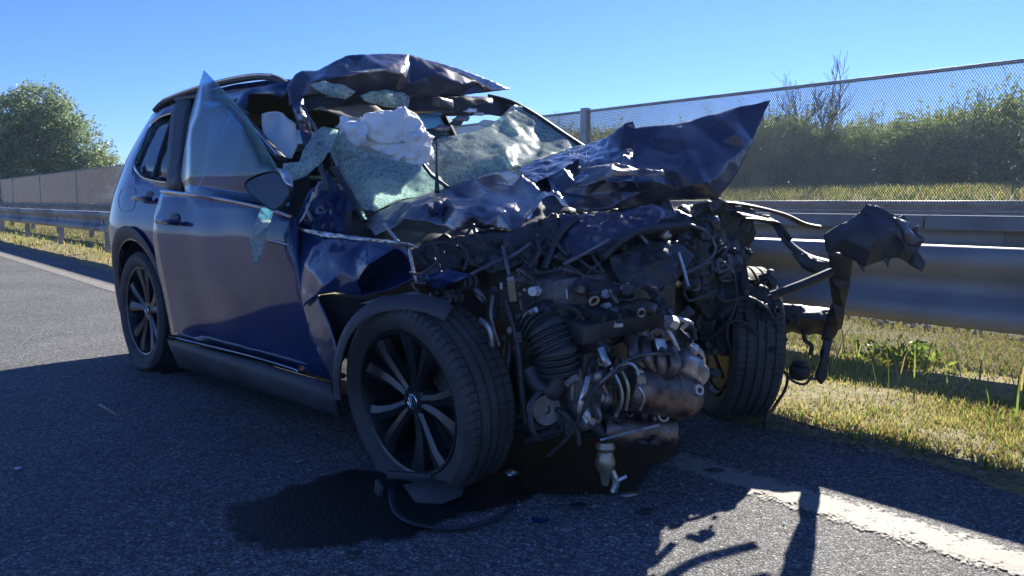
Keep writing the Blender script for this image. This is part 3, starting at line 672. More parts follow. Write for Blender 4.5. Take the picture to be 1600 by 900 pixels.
# roof rail (right and left)
for sgn in (1, -1):
    pts = [Vector((u, sgn * v, w)) for u, v, w in [(-.40, -.62, 1.565), (-.28, -.61, 1.605), (0, -.60, 1.628), (.45, -.595, 1.643), (.9, -.60, 1.634), (1.16, -.605, 1.606), (1.30, -.61, 1.56)]]
    mb = MB(); mb.tube(pts, .021, 8, smooth=4, flat=.75); rr = mb.build('roof_rail', M['trim'], car)
    mb = MB(); mb.tube([p + Vector((0, -.012 * sgn, .012)) for p in pts[1:-1]], .008, 6, smooth=4); mb.build('rail_strip', M['chrome'], rr)
# front right door
dpx = [(258, 298), (246, 335), (244, 372), (250, 412), (258, 455), (267, 500), (271, 522), (330, 537), (400, 554), (470, 576), (522, 592), (508, 540), (488, 480), (474, 440), (464, 395), (462, 340), (420, 324), (340, 308)]
door = panel('front_door', [SP(*p, fn=vdoor) for p in dpx], [], vdoor, M['paint'], car, .05, .03, 30, .010, 3)
def on_door(pts, out=.018): return [P3(x, y, vdoor, out) for x, y in pts]
mb = MB(); mb.tube(on_door([(258, 299), (340, 309), (420, 325), (460, 338)]), .013, 6, smooth=4, flat=.5); mb.build('belt_trim', M['chrome'], door)
mb = MB(); mb.tube(on_door([(272, 525), (330, 539), (400, 556), (462, 574), (475, 580)], .022), .010, 6, smooth=4, flat=.5); mb.build('lower_chrome_strip', M['chrome'], door)
mb = MB(); mb.tube(on_door([(430, 377), (445, 380), (461, 384)]), .012, 6, flat=.5); mb.build('side_badge', M['chrome'], door)
handle((270, 348), lambda u, w: vdoor(u, w) - .014, door)
# dark window frame column at the rear of the door, top frame and bent front frame bar
colp = [(262, 296), (264, 230), (268, 185), (278, 156), (300, 153), (297, 175), (292, 215), (286, 255), (284, 299)]
panel('window_frame', [SP(*p, fn=vdoor) for p in colp], [], lambda u, w: vdoor(u, w) + .004, M['black'], door, .05, .025)
mb = MB(); mb.tube([P3(276, 156, vdoor, .004), P3(310, 151, vdoor, .006), P3(345, 157, vdoor, .0), P3(372, 168, vdoor, .0), P3(390, 182, vdoor, .004)], .014, 8, smooth=4); mb.build('window_top_frame', M['black'], door)
mb = MB(); mb.tube([P3(372, 165, vdoor, .03), P3(400, 192, vdoor, .035), P3(430, 220, vdoor, .05), P3(460, 248, vdoor, .06)], .026, 8, smooth=4, flat=.45); fb = mb.build('bent_frame_bar', M['black'], door)
mb = MB(); mb.tube([P3(374, 163, vdoor, .055), P3(402, 189, vdoor, .055), P3(432, 215, vdoor, .07), P3(461, 243, vdoor, .08)], .006, 6, smooth=4); mb.tube([P3(368, 172, vdoor, .05), P3(384, 192, vdoor, .05), P3(394, 203, vdoor, .05)], .004, 5); mb.build('bar_edge_strip', M['chrome'], fb)
# loose side pane standing up out of the door
pane = [(319, 110), (343, 135), (385, 181), (418, 236), (450, 290), (452, 322), (400, 316), (300, 303), (290, 296), (283, 276), (288, 238), (297, 184), (308, 146)]
panel('side_window_pane', [SP(*p, fn=lambda u, w: -.955 + .05 * (w - 1.0)) for p in pane], [], lambda u, w: -.955 + .05 * (w - 1.0), M['glass'], door, .1, .005, 3)
# sill
spx = [(273, 529), (330, 543), (400, 561), (470, 582), (526, 598), (542, 648), (480, 630), (400, 607), (330, 586), (284, 572)]
sill = panel('sill_trim', [SP(*p, fn=lambda u, w: vbody(u, w) - .02) for p in spx], [], lambda u, w: vbody(u, w) - .03 - .03 * math.sin(min(1, max(0, (w - .1) / .2)) * math.pi), M['trim'], car, .05, .02)
mb = MB(); mb.tube([Vector((.45, -.88, .30)), Vector((2.2, -.88, .30))], .012, 6); mb.build('sill_lip', M['trim'], sill)
mb = MB(); mb.box((1.0, 0, .22), (2.7, 1.6, .06)); mb.box((2.15, 0, .6), (.05, 1.62, .72)); mb.build('floor_pan', M['black'], car, 0)
# cabin
def soft(name, c, d, rot, mat, parent, bev=.05): mb = MB(); mb.box(c, d, Euler(rot).to_matrix(), bev); return mb.build(name, mat, parent, 60)
for v in (-.38, .38):
    st = soft('front_seat', (.95, v, .60), (.52, .50, .16), (0, -.1, 0), M['fabric'], car)
    soft('backrest', (.66, v, .93), (.15, .48, .62), (0, -.25, 0), M['fabric'], st); soft('headrest', (.56, v, 1.33), (.10, .26, .19), (0, -.2, 0), M['fabric'], st, .04)
st = soft('rear_bench', (-.05, 0, .58), (.5, 1.3, .16), (0, -.1, 0), M['fabric'], car); soft('backrest', (-.33, 0, .88), (.16, 1.3, .6), (0, -.3, 0), M['fabric'], st)
for v in (-.42, .42): soft('headrest', (-.46, v, 1.26), (.1, .26, .18), (0, -.2, 0), M['fabric'], st, .04)
soft('dashboard', (1.93, .05, .90), (.38, 1.45, .22), (0, .12, 0), M['black'], car, .06)
mb = MB(); mb.tube([Vector((1.62 + .05 * math.sin(a), .38 + .18 * math.cos(a), 1.0 + .17 * math.sin(a))) for a in [2 * math.pi * k / 24 for k in range(25)]], .015, 8); mb.tube([Vector((1.62, .38, 1.0)), Vector((1.85, .38, .93))], .03, 8); mb.tube([Vector((1.62, .21, 1.0)), Vector((1.62, .55, 1.0))], .02, 6); mb.build('steering_wheel', M['black'], car)
# ---------------- wheels
def wheel(name, c, yaw, camber, flat=0.0, spin=0.0, outward=-1):
    root_rot = Euler((camber, 0, yaw)).to_matrix().to_4x4()
    prof = [(.262, .085), (.275, .105), (.30, .118), (.325, .117), (.342, .106), (.350, .094)]
    tread = []
    ys = [.094, .068, .066, .058, .056, .026, .024, .014, .012, -.012, -.014, -.024, -.026, -.056, -.058, -.066, -.068, -.094]
    for i, y in enumerate(ys):
        deep = (i in (2, 3, 6, 7, 10, 11, 14, 15)); tread.append((.352 - .03 * (y / .1) ** 2 * .25 - (.009 if deep else 0), y))
    full = [(r, y) for r, y in prof] + tread[1:-1] + [(r, -y) for r, y in reversed(prof)]
    mb = MB(); nb = 72; m = len(full); ang = []
    for b in range(nb): ang += [(b, 0.0, 0), (b, .80, 0), (b, .84, 1), (b, .96, 1)]
    for (b, fr, gap) in ang:
        for i, (r, y) in enumerate(full):
            a = 2 * math.pi * (b + fr + y * 2.2) / nb if abs(y) < .1 and r > .33 else 2 * math.pi * (b + fr) / nb
            rr = r - (.006 if gap and r > .335 and abs(y) > .03 else 0)
            p = Vector((rr * math.cos(a), outward * y, rr * math.sin(a)))
            mb.v.append(p)
    nA = len(ang)
    for j in range(nA):
        for i in range(m - 1): mb.f.append((j * m + i, j * m + i + 1, ((j + 1) % nA) * m + i + 1, ((j + 1) % nA) * m + i))
    if flat:
        for p in mb.v:
            lim = -.352 + flat
            if p.z < lim + .05:
                t = min(1, (lim + .05 - p.z) / (.05 + flat)); p.y += math.copysign(.045 * t * (1 - abs(t - .6)), p.y) ; p.z = max(p.z, lim) 
    ty = mb.build('tyre', M['rubber'], car, 30); ty.location = c; ty.rotation_euler = (camber, 0, yaw)
    mb = MB(); o = outward
    mb.lathe([(.268, .088 * o), (.262, .098 * o), (.252, .094 * o), (.247, .07 * o), (.238, .02 * o), (.235, -.09 * o), (.25, -.10 * o)], (0, 0, 0), (0, 1, 0), 56)
    mb.lathe([(0, .062 * o), (.052, .064 * o), (.062, .05 * o), (.07, .0)], (0, 0, 0), (0, 1, 0), 28)
    rim = mb.build('rim', M['rim'], ty, 35)
    for k in range(5):
        a0 = spin + 2 * math.pi * k / 5; 
        for sg in (-1, 1):
            vs = []
            for (r, da, hw, y0, y1) in ((.045, .24, .020, .066, .02), (.13, .20, .025, .072, .03), (.20, .235, .034, .083, .045), (.250, .28, .045, .088, .05)):
                a = a0 + sg * da * (1.0 if r > .1 else .9); e = Vector((math.cos(a), 0, math.sin(a))); t = Vector((-math.sin(a), 0, math.cos(a)))
                vs += [e * r + t * hw + Vector((0, o * y1, 0)), e * r + t * hw * .8 + Vector((0, o * (y0 - .008), 0)), e * r + t * hw * .1 * sg + Vector((0, o * y0, 0)), e * r - t * hw * .8 + Vector((0, o * (y0 - .008), 0)), e * r - t * hw + Vector((0, o * y1, 0))]
            fs = [(5 * i + j, 5 * i + (j + 1) % 5, 5 * (i + 1) + (j + 1) % 5, 5 * (i + 1) + j) for i in range(3) for j in range(5)]
            mesh_obj('spoke', vs, fs, M['rim'], ty, 20)
    mb = MB(); mb.lathe([(0, -.03 * o), (.165, -.03 * o), (.165, -.045 * o), (0, -.045 * o)], (0, 0, 0), (0, 1, 0), 32); mb.build('brake_disc', M['steel'], ty)
    mb = MB(); mb.lathe([(.02, -.075 * o), (.15, -.08 * o), (.225, -.07 * o), (.225, -.085 * o), (0, -.095 * o)], (0, 0, 0), (0, 1, 0), 32); mb.build('brake_backing_plate', M['black'], ty)
    soft('brake_caliper', (.10, -.01 * o, .10), (.10, .06, .14), (0, -.7, 0), M['steel'], ty, .015)
    # hub cap with ring and letters
    mb = MB(); mb.lathe([(.0, .066 * o), (.024, .067 * o), (.030, .064 * o)], (0, 0, 0), (0, 1, 0), 24); hc = mb.build('hub_cap', M['black'], ty)
    mb = MB(); y = .0685 * o
    mb.tube([Vector((.026 * math.cos(a), y, .026 * math.sin(a))) for a in [2 * math.pi * k / 24 for k in range(25)]], .0022, 5, cap=False)
    mb.tube([Vector((-.009, y, .021)), Vector((0, y, .003)), Vector((.009, y, .021))], .0018, 5)
    mb.tube([Vector((-.019, y, .013)), Vector((-.009, y, -.02)), Vector((0, y, .0)), Vector((.009, y, -.02)), Vector((.019, y, .013))], .0018, 5)
    mb.build('hub_emblem', M['chrome'], ty)
    return ty
wheel('wheel', (0, -.80, .35), 0, 0, .012, .35)
wheel('wheel', (0, .80, .35), 0, 0, .012, .6, 1)
wheel('wheel', (2.69, -.835, .295), math.radians(3), math.radians(6), .062, 1.25)
WL = A(1152, 532, 3.86); wheel('wheel', (WL.x, WL.y, .345), math.radians(-42), math.radians(-2), .012, .2, 1)

# ---------------- crushed front: wing, bonnet, roof skin, glass (points measured as px, py, depth)
sheet('front_wing', [(457, 357, 3.42), (472, 360, 3.40), (526, 366, 3.22), (578, 373, 3.08), (624, 378, 2.95), (636, 383, 2.93), (637, 402, 2.92), (647, 436, 2.95), (610, 452, 2.98), (566, 462, 3.0), (549, 461, 3.02), (526, 456, 3.08), (497, 461, 3.16), (474, 479, 3.26), (467, 441, 3.33), (459, 395, 3.40)],
      [(489, 424, 3.20), (506, 448, 3.10), (558, 438, 2.97), (575, 414, 2.90), (541, 393, 3.06), (520, 400, 3.11), (556, 404, 3.02), (618, 388, 2.97), (600, 425, 3.12), (575, 448, 3.14), (630, 415, 3.10), (480, 380, 3.33), (534, 425, 3.04)],
      M['paint'], car, .003, 2, 6, .025, .003, 24, 1)
sheet('torn_wing_strip', [(458, 356, 3.41), (500, 361, 3.29), (540, 367, 3.17), (600, 374, 3.0), (640, 380, 2.92), (655, 388, 2.9), (600, 379, 3.0), (540, 373, 3.16), (500, 369, 3.28), (470, 361, 3.38)], [], M['silver'], car, .006, 5, 20, .02, .003, 20, 0, -.015)
sheet('torn_wing_tip', [(645, 432, 2.9), (665, 424, 2.86), (700, 421, 2.83), (736, 429, 2.80), (712, 441, 2.8), (684, 453, 2.82), (668, 446, 2.86), (652, 442, 2.9)], [(690, 436, 2.79), (668, 436, 2.83)], M['paint'], car, .004, 7, 9, .02)
sheet('wing_rear_flap', [(457, 360, 3.42), (462, 410, 3.37), (474, 478, 3.26), (482, 520, 3.2), (500, 560, 3.12), (522, 598, 3.05), (530, 560, 3.0), (515, 510, 3.05), (498, 466, 3.14), (484, 430, 3.25), (470, 390, 3.36)], [], M['paint_dusty'], car, .006, 9, 6, .03, .003, 25, 1, .03)
sheet('arch_liner', [(474, 478, 3.3), (500, 462, 3.22), (550, 462, 3.12), (600, 462, 3.08), (660, 466, 3.0), (710, 480, 2.95), (690, 520, 3.2), (620, 500, 3.3), (560, 520, 3.32), (535, 570, 3.32), (530, 640, 3.3), (520, 590, 3.25), (500, 540, 3.25)], [(560, 490, 3.2), (620, 480, 3.12)], M['black'], car, .01, 12, 5, .04)
mb = MB(); mb.tube([A(*p) for p in [(528, 622, 2.98), (527, 575, 2.97), (538, 530, 2.95), (560, 497, 2.92), (590, 478, 2.88), (630, 472, 2.84), (672, 477, 2.8), (702, 490, 2.78)]], .032, 8, smooth=5, flat=.4); mb.build('front_arch_trim', M['trim'], car)
sheet('bent_arch_bracket', [(560, 476, 2.94), (600, 462, 2.9), (650, 455, 2.86), (705, 470, 2.82), (690, 484, 2.82), (640, 470, 2.85), (600, 474, 2.9)], [], M['primer'], car, .008, 13, 9, .025)
# bonnet, right half folded up in front of the windscreen
sheet('bonnet_right_half', [(566, 344, 3.36), (588, 332, 3.34), (626, 313, 3.32), (673, 301, 3.3), (695, 293, 3.3), (743, 279, 3.28), (775, 269, 3.27), (794, 264, 3.27), (815, 272, 3.24), (833, 285, 3.2), (847, 302, 3.16), (840, 318, 3.1), (827, 332, 3.04), (815, 352, 2.97), (800, 360, 2.95), (775, 357, 2.97), (740, 357, 3.0), (706, 362, 3.02), (692, 351, 3.04), (664, 344, 3.06), (632, 341, 3.1), (617, 353, 3.12), (585, 367, 3.2), (575, 355, 3.3)],
      [(643, 323, 3.14), (666, 319, 3.08), (711, 326, 3.02), (740, 337, 2.98), (765, 350, 2.94), (726, 303, 3.26), (758, 308, 3.12), (745, 320, 3.06), (796, 322, 3.03), (800, 290, 3.26), (770, 285, 3.30), (815, 305, 3.12), (690, 336, 3.12), (620, 328, 3.26), (600, 345, 3.2), (700, 308, 3.2), (780, 335, 2.97)],
      M['scraped_glare'], car, .007, 21, 10, .016, .003, 24, 1)
sheet('bonnet_centre_fold', [(804, 263, 3.5), (846, 246, 3.56), (880, 236, 3.6), (908, 226, 3.62), (935, 218, 3.58), (950, 212, 3.52), (961, 204, 3.48), (976, 193, 3.45), (989, 190, 3.44), (993, 202, 3.44), (990, 235, 3.4), (1003, 262, 3.3), (1035, 275, 3.2), (1003, 300, 3.12), (960, 322, 3.08), (915, 330, 3.05), (880, 318, 3.08), (862, 300, 3.12), (848, 303, 3.14), (836, 286, 3.22)],
      [(858, 258, 3.42), (856, 275, 3.26), (853, 292, 3.3), (880, 262, 3.24), (905, 247, 3.38), (950, 235, 3.36), (968, 240, 3.28), (970, 222, 3.42), (896, 267, 3.32), (930, 258, 3.18), (960, 258, 3.22), (985, 268, 3.12), (900, 286, 3.14), (935, 276, 3.06), (950, 284, 3.1), (990, 282, 3.06), (880, 300, 3.16), (920, 305, 3.12), (962, 300, 3.1), (890, 275, 3.18)],
      M['paint_dusty'], car, .010, 25, 12, .015, .003, 24, 0)
sheet('bonnet_left_flap', [(990, 200, 3.44), (1040, 194, 3.46), (1080, 188, 3.48), (1116, 177, 3.5), (1152, 167, 3.52), (1180, 162, 3.54), (1203, 157, 3.56), (1176, 220, 3.46), (1158, 262, 3.40), (1140, 288, 3.36), (1121, 311, 3.32), (1085, 312, 3.28), (1050, 312, 3.25), (1010, 322, 3.2), (968, 326, 3.15), (975, 290, 3.15), (988, 250, 3.32)],
      [(1072, 222, 3.34), (1060, 200, 3.42), (1130, 186, 3.44), (1150, 210, 3.40), (1164, 230, 3.42), (1090, 260, 3.25), (1140, 250, 3.34), (1040, 262, 3.24), (1060, 270, 3.20), (1020, 282, 3.12), (1080, 290, 3.2), (1120, 280, 3.28), (1015, 230, 3.36), (1000, 262, 3.24), (1100, 205, 3.42), (1095, 232, 3.33), (1125, 222, 3.40), (1050, 238, 3.34), (1075, 248, 3.26), (1035, 222, 3.36), (1155, 190, 3.47), (1100, 285, 3.22), (1060, 296, 3.22)],
      M['paint_dusty'], car, .006, 28, 8, .018, .004, 24, 1)
sheet('bonnet_torn_edge', [(905, 262, 3.1), (930, 256, 3.08), (960, 252, 3.06), (1000, 262, 3.05), (1036, 266, 3.06), (1040, 276, 3.06), (1000, 276, 3.03), (960, 276, 3.0), (930, 284, 3.0), (900, 290, 3.02), (920, 272, 3.04)], [(955, 264, 3.0), (985, 268, 3.02)], M['primer'], car, .012, 31, 14, .02, .003, 22, 0)
sheet('bonnet_torn_edge', [(846, 300, 3.05), (872, 297, 3.04), (882, 310, 3.03), (890, 322, 3.02), (880, 322, 3.02), (868, 304, 3.02), (850, 306, 3.03), (836, 325, 3.0), (828, 345, 2.98), (822, 340, 2.98), (832, 318, 3.02)], [], M['silver'], car, .01, 33, 20, .015, .003, 22, 0)
# torn roof skin hanging over the cabin
sheet('torn_roof_skin', [(449, 134, 3.9), (460, 118, 3.92), (472, 111, 3.95), (497, 109, 3.98), (518, 98, 4.0), (540, 87, 4.04), (570, 84, 4.1), (600, 83, 4.16), (638, 84, 4.22), (656, 89, 4.26), (704, 103, 4.36), (755, 121, 4.48), (796, 139, 4.56), (770, 143, 4.48), (716, 149, 4.34), (680, 152, 4.26), (655, 149, 4.18), (620, 150, 4.1), (580, 150, 4.02), (540, 150, 3.95), (500, 148, 3.88), (470, 152, 3.84), (452, 165, 3.82)],
      [(500, 124, 3.84), (540, 118, 3.88), (570, 112, 3.92), (602, 108, 3.96), (628, 114, 4.02), (560, 100, 4.04), (640, 100, 4.18), (680, 116, 4.22), (720, 132, 4.3), (640, 130, 4.12), (590, 130, 3.98), (540, 135, 3.92), (480, 130, 3.85), (750, 130, 4.44)],
      M['paint_dusty'], car, .007, 41, 8, .02, .004, 24, 1)
sheet('roof_edge_strip', [(680, 97, 4.29), (704, 103, 4.34), (755, 121, 4.46), (797, 139, 4.54), (770, 141, 4.46), (735, 121, 4.40), (700, 108, 4.32)], [], M['silver'], car, .003, 42, 12, .03, .003, 25, 0, -.02)
sheet('roof_edge_strip', [(545, 112, 3.86), (575, 108, 3.88), (602, 106, 3.92), (628, 113, 3.98), (626, 116, 3.98), (600, 111, 3.92), (572, 113, 3.88)], [], M['silver'], car, .004, 43, 22, .02, .003, 25, 0, -.02)
sheet('hanging_headlining', [(478, 172, 4.0), (500, 160, 4.05), (540, 156, 4.15), (580, 160, 4.2), (605, 175, 4.2), (600, 190, 4.1), (570, 190, 4.05), (530, 180, 4.0), (500, 172, 3.95)], [(550, 172, 4.1)], M['lining'], car, .01, 45, 5, .04)
sheet('crushed_header_beam', [(470, 150, 4.0), (540, 146, 4.08), (620, 146, 4.2), (690, 150, 4.34), (770, 150, 4.55), (770, 162, 4.5), (700, 176, 4.3), (640, 170, 4.18), (560, 162, 4.05), (480, 170, 3.95)], [(600, 156, 4.1), (700, 160, 4.3)], M['black'], car, .02, 46, 6, .04)
sheet('left_roof_edge', [(700, 152, 4.5), (760, 150, 4.66), (790, 153, 4.76), (815, 163, 4.8), (800, 176, 4.7), (770, 178, 4.6), (730, 180, 4.5), (690, 178, 4.4)], [(760, 164, 4.6)], M['black'], car, .015, 47, 6, .04)
# pillars
mb = MB(); mb.tube([A(*p) for p in [(762, 150, 4.72), (800, 160, 4.72), (840, 182, 4.62), (880, 209, 4.5), (915, 232, 4.38), (945, 252, 4.3)]], .022, 8, smooth=4, flat=.6); mb.build('left_windscreen_pillar', M['black'], car)
sheet('right_pillar_skin', [(447, 136, 3.88), (472, 150, 3.84), (480, 180, 3.78), (490, 215, 3.7), (478, 235, 3.66), (468, 205, 3.72), (456, 170, 3.8)], [(468, 170, 3.76)], M['paint_dusty'], car, .012, 51, 8, .03)
sheet('torn_pillar_metal', [(459, 178, 3.74), (472, 175, 3.74), (485, 185, 3.72), (492, 192, 3.7), (482, 194, 3.7), (466, 190, 3.72)], [(475, 183, 3.68)], M['silver'], car, .012, 53, 20, .02)
for pts, r, mt in [([(472, 164, 3.72), (482, 182, 3.7), (494, 203, 3.66), (503, 222, 3.62)], .012, 'primer'), ([(504, 205, 3.58), (516, 230, 3.55), (530, 262, 3.5)], .016, 'silver'), ([(500, 255, 3.55), (506, 280, 3.5), (510, 300, 3.46)], .012, 'primer'), ([(488, 345, 3.42), (480, 325, 3.45), (492, 308, 3.46), (500, 285, 3.48)], .010, 'silver'), ([(459, 355, 3.42), (472, 343, 3.42), (484, 318, 3.45), (490, 300, 3.46)], .009, 'silver'), ([(520, 262, 3.46), (545, 300, 3.4), (570, 345, 3.33)], .020, 'black')]:
    mb = MB(); mb.tube([A(*p) for p in pts], r, 7, smooth=4, flat=.55); mb.build('torn_pillar_strip', M[mt], car)
sheet('crushed_cowl_side', [(462, 345, 3.5), (480, 300, 3.55), (510, 265, 3.58), (545, 300, 3.5), (580, 335, 3.42), (566, 360, 3.35), (520, 362, 3.4), (475, 358, 3.47)], [(515, 320, 3.44), (540, 335, 3.46), (490, 335, 3.5)], M['paint'], car, .02, 55, 7, .03)
sheet('crushed_scuttle', [(470, 362, 3.5), (570, 340, 3.5), (680, 292, 3.6), (800, 262, 3.9), (900, 250, 4.1), (900, 330, 3.7), (780, 380, 3.35), (640, 390, 3.1), (560, 380, 3.3)], [(640, 345, 3.5), (760, 320, 3.6), (560, 362, 3.42)], M['black'], car, .03, 57, 5, .05, .004)
# shattered glass
sheet('windscreen', [(909, 228, 4.40), (880, 207, 4.5), (850, 185, 4.6), (820, 168, 4.68), (806, 163, 4.6), (790, 176, 4.5), (765, 196, 4.3), (730, 208, 4.1), (690, 214, 3.95), (664, 226, 3.85), (660, 250, 3.75), (668, 275, 3.68), (695, 290, 3.62), (743, 279, 3.7), (800, 262, 3.85), (846, 246, 4.05), (880, 236, 4.25)],
      [(775, 214, 4.12), (810, 222, 4.16), (838, 243, 4.12), (720, 240, 3.86), (760, 250, 3.82), (790, 236, 3.9), (850, 215, 4.42), (830, 200, 4.45), (730, 265, 3.72), (780, 205, 4.3)], M['shatter'], car, .012, 61, 8, .03, .005, 35, 1)
sheet('windscreen_lower_right', [(505, 205, 3.6), (530, 208, 3.58), (560, 232, 3.55), (610, 248, 3.52), (655, 256, 3.5), (690, 276, 3.46), (692, 292, 3.42), (660, 305, 3.4), (620, 314, 3.4), (590, 328, 3.4), (572, 336, 3.42), (552, 305, 3.45), (535, 275, 3.5), (518, 240, 3.56)], [(580, 275, 3.42), (620, 285, 3.38), (560, 260, 3.5), (600, 305, 3.42)], M['shatter'], car, .012, 63, 8, .03, .005, 35, 1)
sheet('hanging_glass', [(490, 205, 3.56), (505, 196, 3.56), (528, 203, 3.52), (515, 235, 3.48), (500, 258, 3.44), (480, 275, 3.4), (455, 285, 3.36), (440, 268, 3.36), (442, 255, 3.38), (465, 252, 3.42), (478, 230, 3.5)], [(490, 240, 3.44), (470, 264, 3.37)], M['shatter'], car, .012, 65, 9, .025, .005, 35)
sheet('hanging_glass', [(408, 325, 3.36), (428, 322, 3.33), (424, 340, 3.33), (414, 372, 3.36), (408, 400, 3.38), (396, 412, 3.4), (393, 395, 3.42), (390, 376, 3.42), (398, 350, 3.4)], [(408, 360, 3.34)], M['shatter'], car, .008, 66, 12, .02, .005, 35)
sheet('roof_glass_patch', [(563, 150, 3.92), (580, 142, 3.93), (605, 139, 3.97), (630, 144, 4.02), (641, 152, 4.04), (640, 166, 4.02), (620, 170, 3.98), (590, 165, 3.94), (570, 158, 3.92)], [(605, 150, 3.9)], M['shatter'], car, .01, 67, 10, .02, .005, 35)
sheet('roof_glass_patch', [(484, 132, 3.78), (505, 126, 3.8), (540, 134, 3.84), (556, 144, 3.86), (540, 156, 3.86), (515, 152, 3.82), (495, 142, 3.79)], [(520, 140, 3.78)], M['shatter'], car, .01, 68, 10, .02, .005, 35)
# airbags
def balloon(name, lobes, mat, seed, amp=.02, vox=.007):
    bm = bmesh.new()
    for (px, py, z, rx, rz, ry) in lobes:
        c = A(px, py, z); r = bmesh.ops.create_icosphere(bm, subdivisions=4, radius=1)
        for v in r['verts']:
            d = v.co.copy(); q = FU * 0
            wv = Vector((d.x * rx, d.y * ry, d.z * rz)); v.co = c + Vector((wv.dot(FU), wv.dot(LV), wv.z))
    me = bpy.data.meshes.new(name); bm.to_mesh(me); bm.free(); me.materials.append(mat)
    o = bpy.data.objects.new(name, me); COL.objects.link(o); o.parent = car
    m = o.modifiers.new('weld', 'REMESH'); m.mode = 'VOXEL'; m.voxel_size = vox
    dg = bpy.context.evaluated_depsgraph_get(); dg.update(); me2 = bpy.data.meshes.new_from_object(o.evaluated_get(dg)); o.modifiers.clear(); o.data = me2
    bm = bmesh.new(); bm.from_mesh(me2)
    for _ in range(5): bmesh.ops.smooth_vert(bm, verts=bm.verts[:], factor=.5, use_axis_x=True, use_axis_y=True, use_axis_z=True)
    bm.normal_update(); mv = []
    for v in bm.verts:
        q = v.co; wv = Vector((noise.noise(q * 5), noise.noise(q * 5 + Vector((7, 0, 0))), noise.noise(q * 5 + Vector((0, 7, 0))))) * .09
        a = q + wv; f1 = Vector((a.x * 5 + a.z * 6, a.y * 5 + a.z * 4, (a.z - a.y * .6) * 15)); f2 = Vector(((a.x + a.z) * 22, a.y * 9, (a.z + a.y) * 9))
        d = (1 - 2 * abs(noise.noise(f1))) ** 3 * amp + (1 - 2 * abs(noise.noise(f2))) ** 3 * amp * .45 - abs(noise.noise(q * 9)) * amp * .8
        mv.append(v.normal * d)
    for v, d in zip(bm.verts, mv): v.co += d
    bm.to_mesh(me2); bm.free(); me2.polygons.foreach_set('use_smooth', [True] * len(me2.polygons)); me2.materials.clear(); me2.materials.append(mat)
    return o
balloon('front_airbag', [(610, 207, 3.72, .135, .095, .11), (632, 196, 3.70, .07, .065, .07), (648, 214, 3.64, .045, .075, .05), (660, 230, 3.6, .035, .07, .05), (651, 246, 3.6, .05, .045, .05), (552, 208, 3.7, .06, .055, .06), (566, 222, 3.68, .05, .05, .05), (540, 196, 3.72, .025, .035, .04), (590, 233, 3.7, .13, .035, .07), (625, 240, 3.64, .07, .04, .06)], M['airbag'], 1, .022)
sheet('airbag_fold', [(532, 196, 3.62), (545, 189, 3.62), (572, 190, 3.62), (574, 206, 3.58), (572, 222, 3.58), (560, 232, 3.56), (548, 226, 3.6), (540, 214, 3.6)], [(555, 200, 3.56), (562, 214, 3.54), (552, 212, 3.6), (566, 204, 3.6)], M['airbag'], car, .012, 72, 12, .018, .004, 40, 1)
sheet('airbag_fold', [(636, 206, 3.58), (652, 204, 3.56), (664, 208, 3.56), (667, 218, 3.54), (658, 226, 3.54), (671, 230, 3.52), (668, 244, 3.52), (658, 260, 3.52), (648, 254, 3.54), (640, 236, 3.56)], [(650, 214, 3.52), (656, 220, 3.57), (654, 236, 3.50), (648, 226, 3.56), (662, 240, 3.55)], M['airbag'], car, .012, 73, 14, .018, .004, 40, 1)
sheet('curtain_airbag', [(408, 178, 4.0), (440, 176, 3.98), (462, 190, 3.95), (463, 225, 3.9), (455, 248, 3.88), (430, 240, 3.92), (412, 215, 3.98)], [(438, 205, 3.9), (425, 190, 4.03)], M['airbag'], car, .02, 71, 7, .03, .006, 60, 2)
# door mirror
mo = [(377, 289, 3.36), (384, 279, 3.35), (412, 267, 3.32), (434, 266, 3.30), (446, 279, 3.29), (457, 300, 3.28), (444, 322, 3.29), (427, 334, 3.3), (407, 319, 3.32), (386, 302, 3.35)]
mb = MB(); f0 = [A(*p) for p in mo]; cen = sum(f0, Vector()) / len(f0); back = Vector((-.6, .75, .1)) * .11
ring = [[cen + (p - cen) * s + back * t for p in f0] for s, t in ((.90, .05), (.97, -.02), (1.0, .08), (.98, .35), (.86, .75), (.5, 1.0))]
n = len(f0)
for r in ring: mb.v += r
for i in range(len(ring) - 1):
    for j in range(n): mb.f.append((i * n + j, i * n + (j + 1) % n, (i + 1) * n + (j + 1) % n, (i + 1) * n + j))
mb.f.append(tuple((len(ring) - 1) * n + j for j in range(n)))
mir = mb.build('door_mirror', M['black'], car, 45); sub = mir.modifiers.new('round', 'SUBSURF'); sub.levels = 1; sub.render_levels = 2
nrm = (f0[0] - cen).cross(f0[4] - cen).normalized(); mb = MB(); mb.v = [q - nrm * (q - cen - back * .06).dot(nrm) for q in [cen + (p - cen) * .89 + back * .06 for p in f0]]; mb.f = [tuple(range(n))]; mb.build('mirror_glass', pm('mirror_glass', (.06, .063, .07), .08, 1.0, 0, .05, 5), mir, 0)
sheet('mirror_bracket', [(430, 262, 3.3), (446, 262, 3.29), (456, 275, 3.29), (458, 292, 3.27), (448, 288, 3.27), (440, 276, 3.28)], [], M['silver'], mir, .008, 74, 16, .02)
# wiper
mb = MB(); mb.tube([A(682, 220, 3.35), A(682, 262, 3.3), A(683, 300, 3.26)], .006, 6, rfun=lambda t: .004 + .008 * (t > .5)); mb.tube([A(662, 258, 3.4), A(675, 275, 3.36), A(700, 293, 3.3)], .008, 6); mb.build('wiper_arm', M['black'], car)
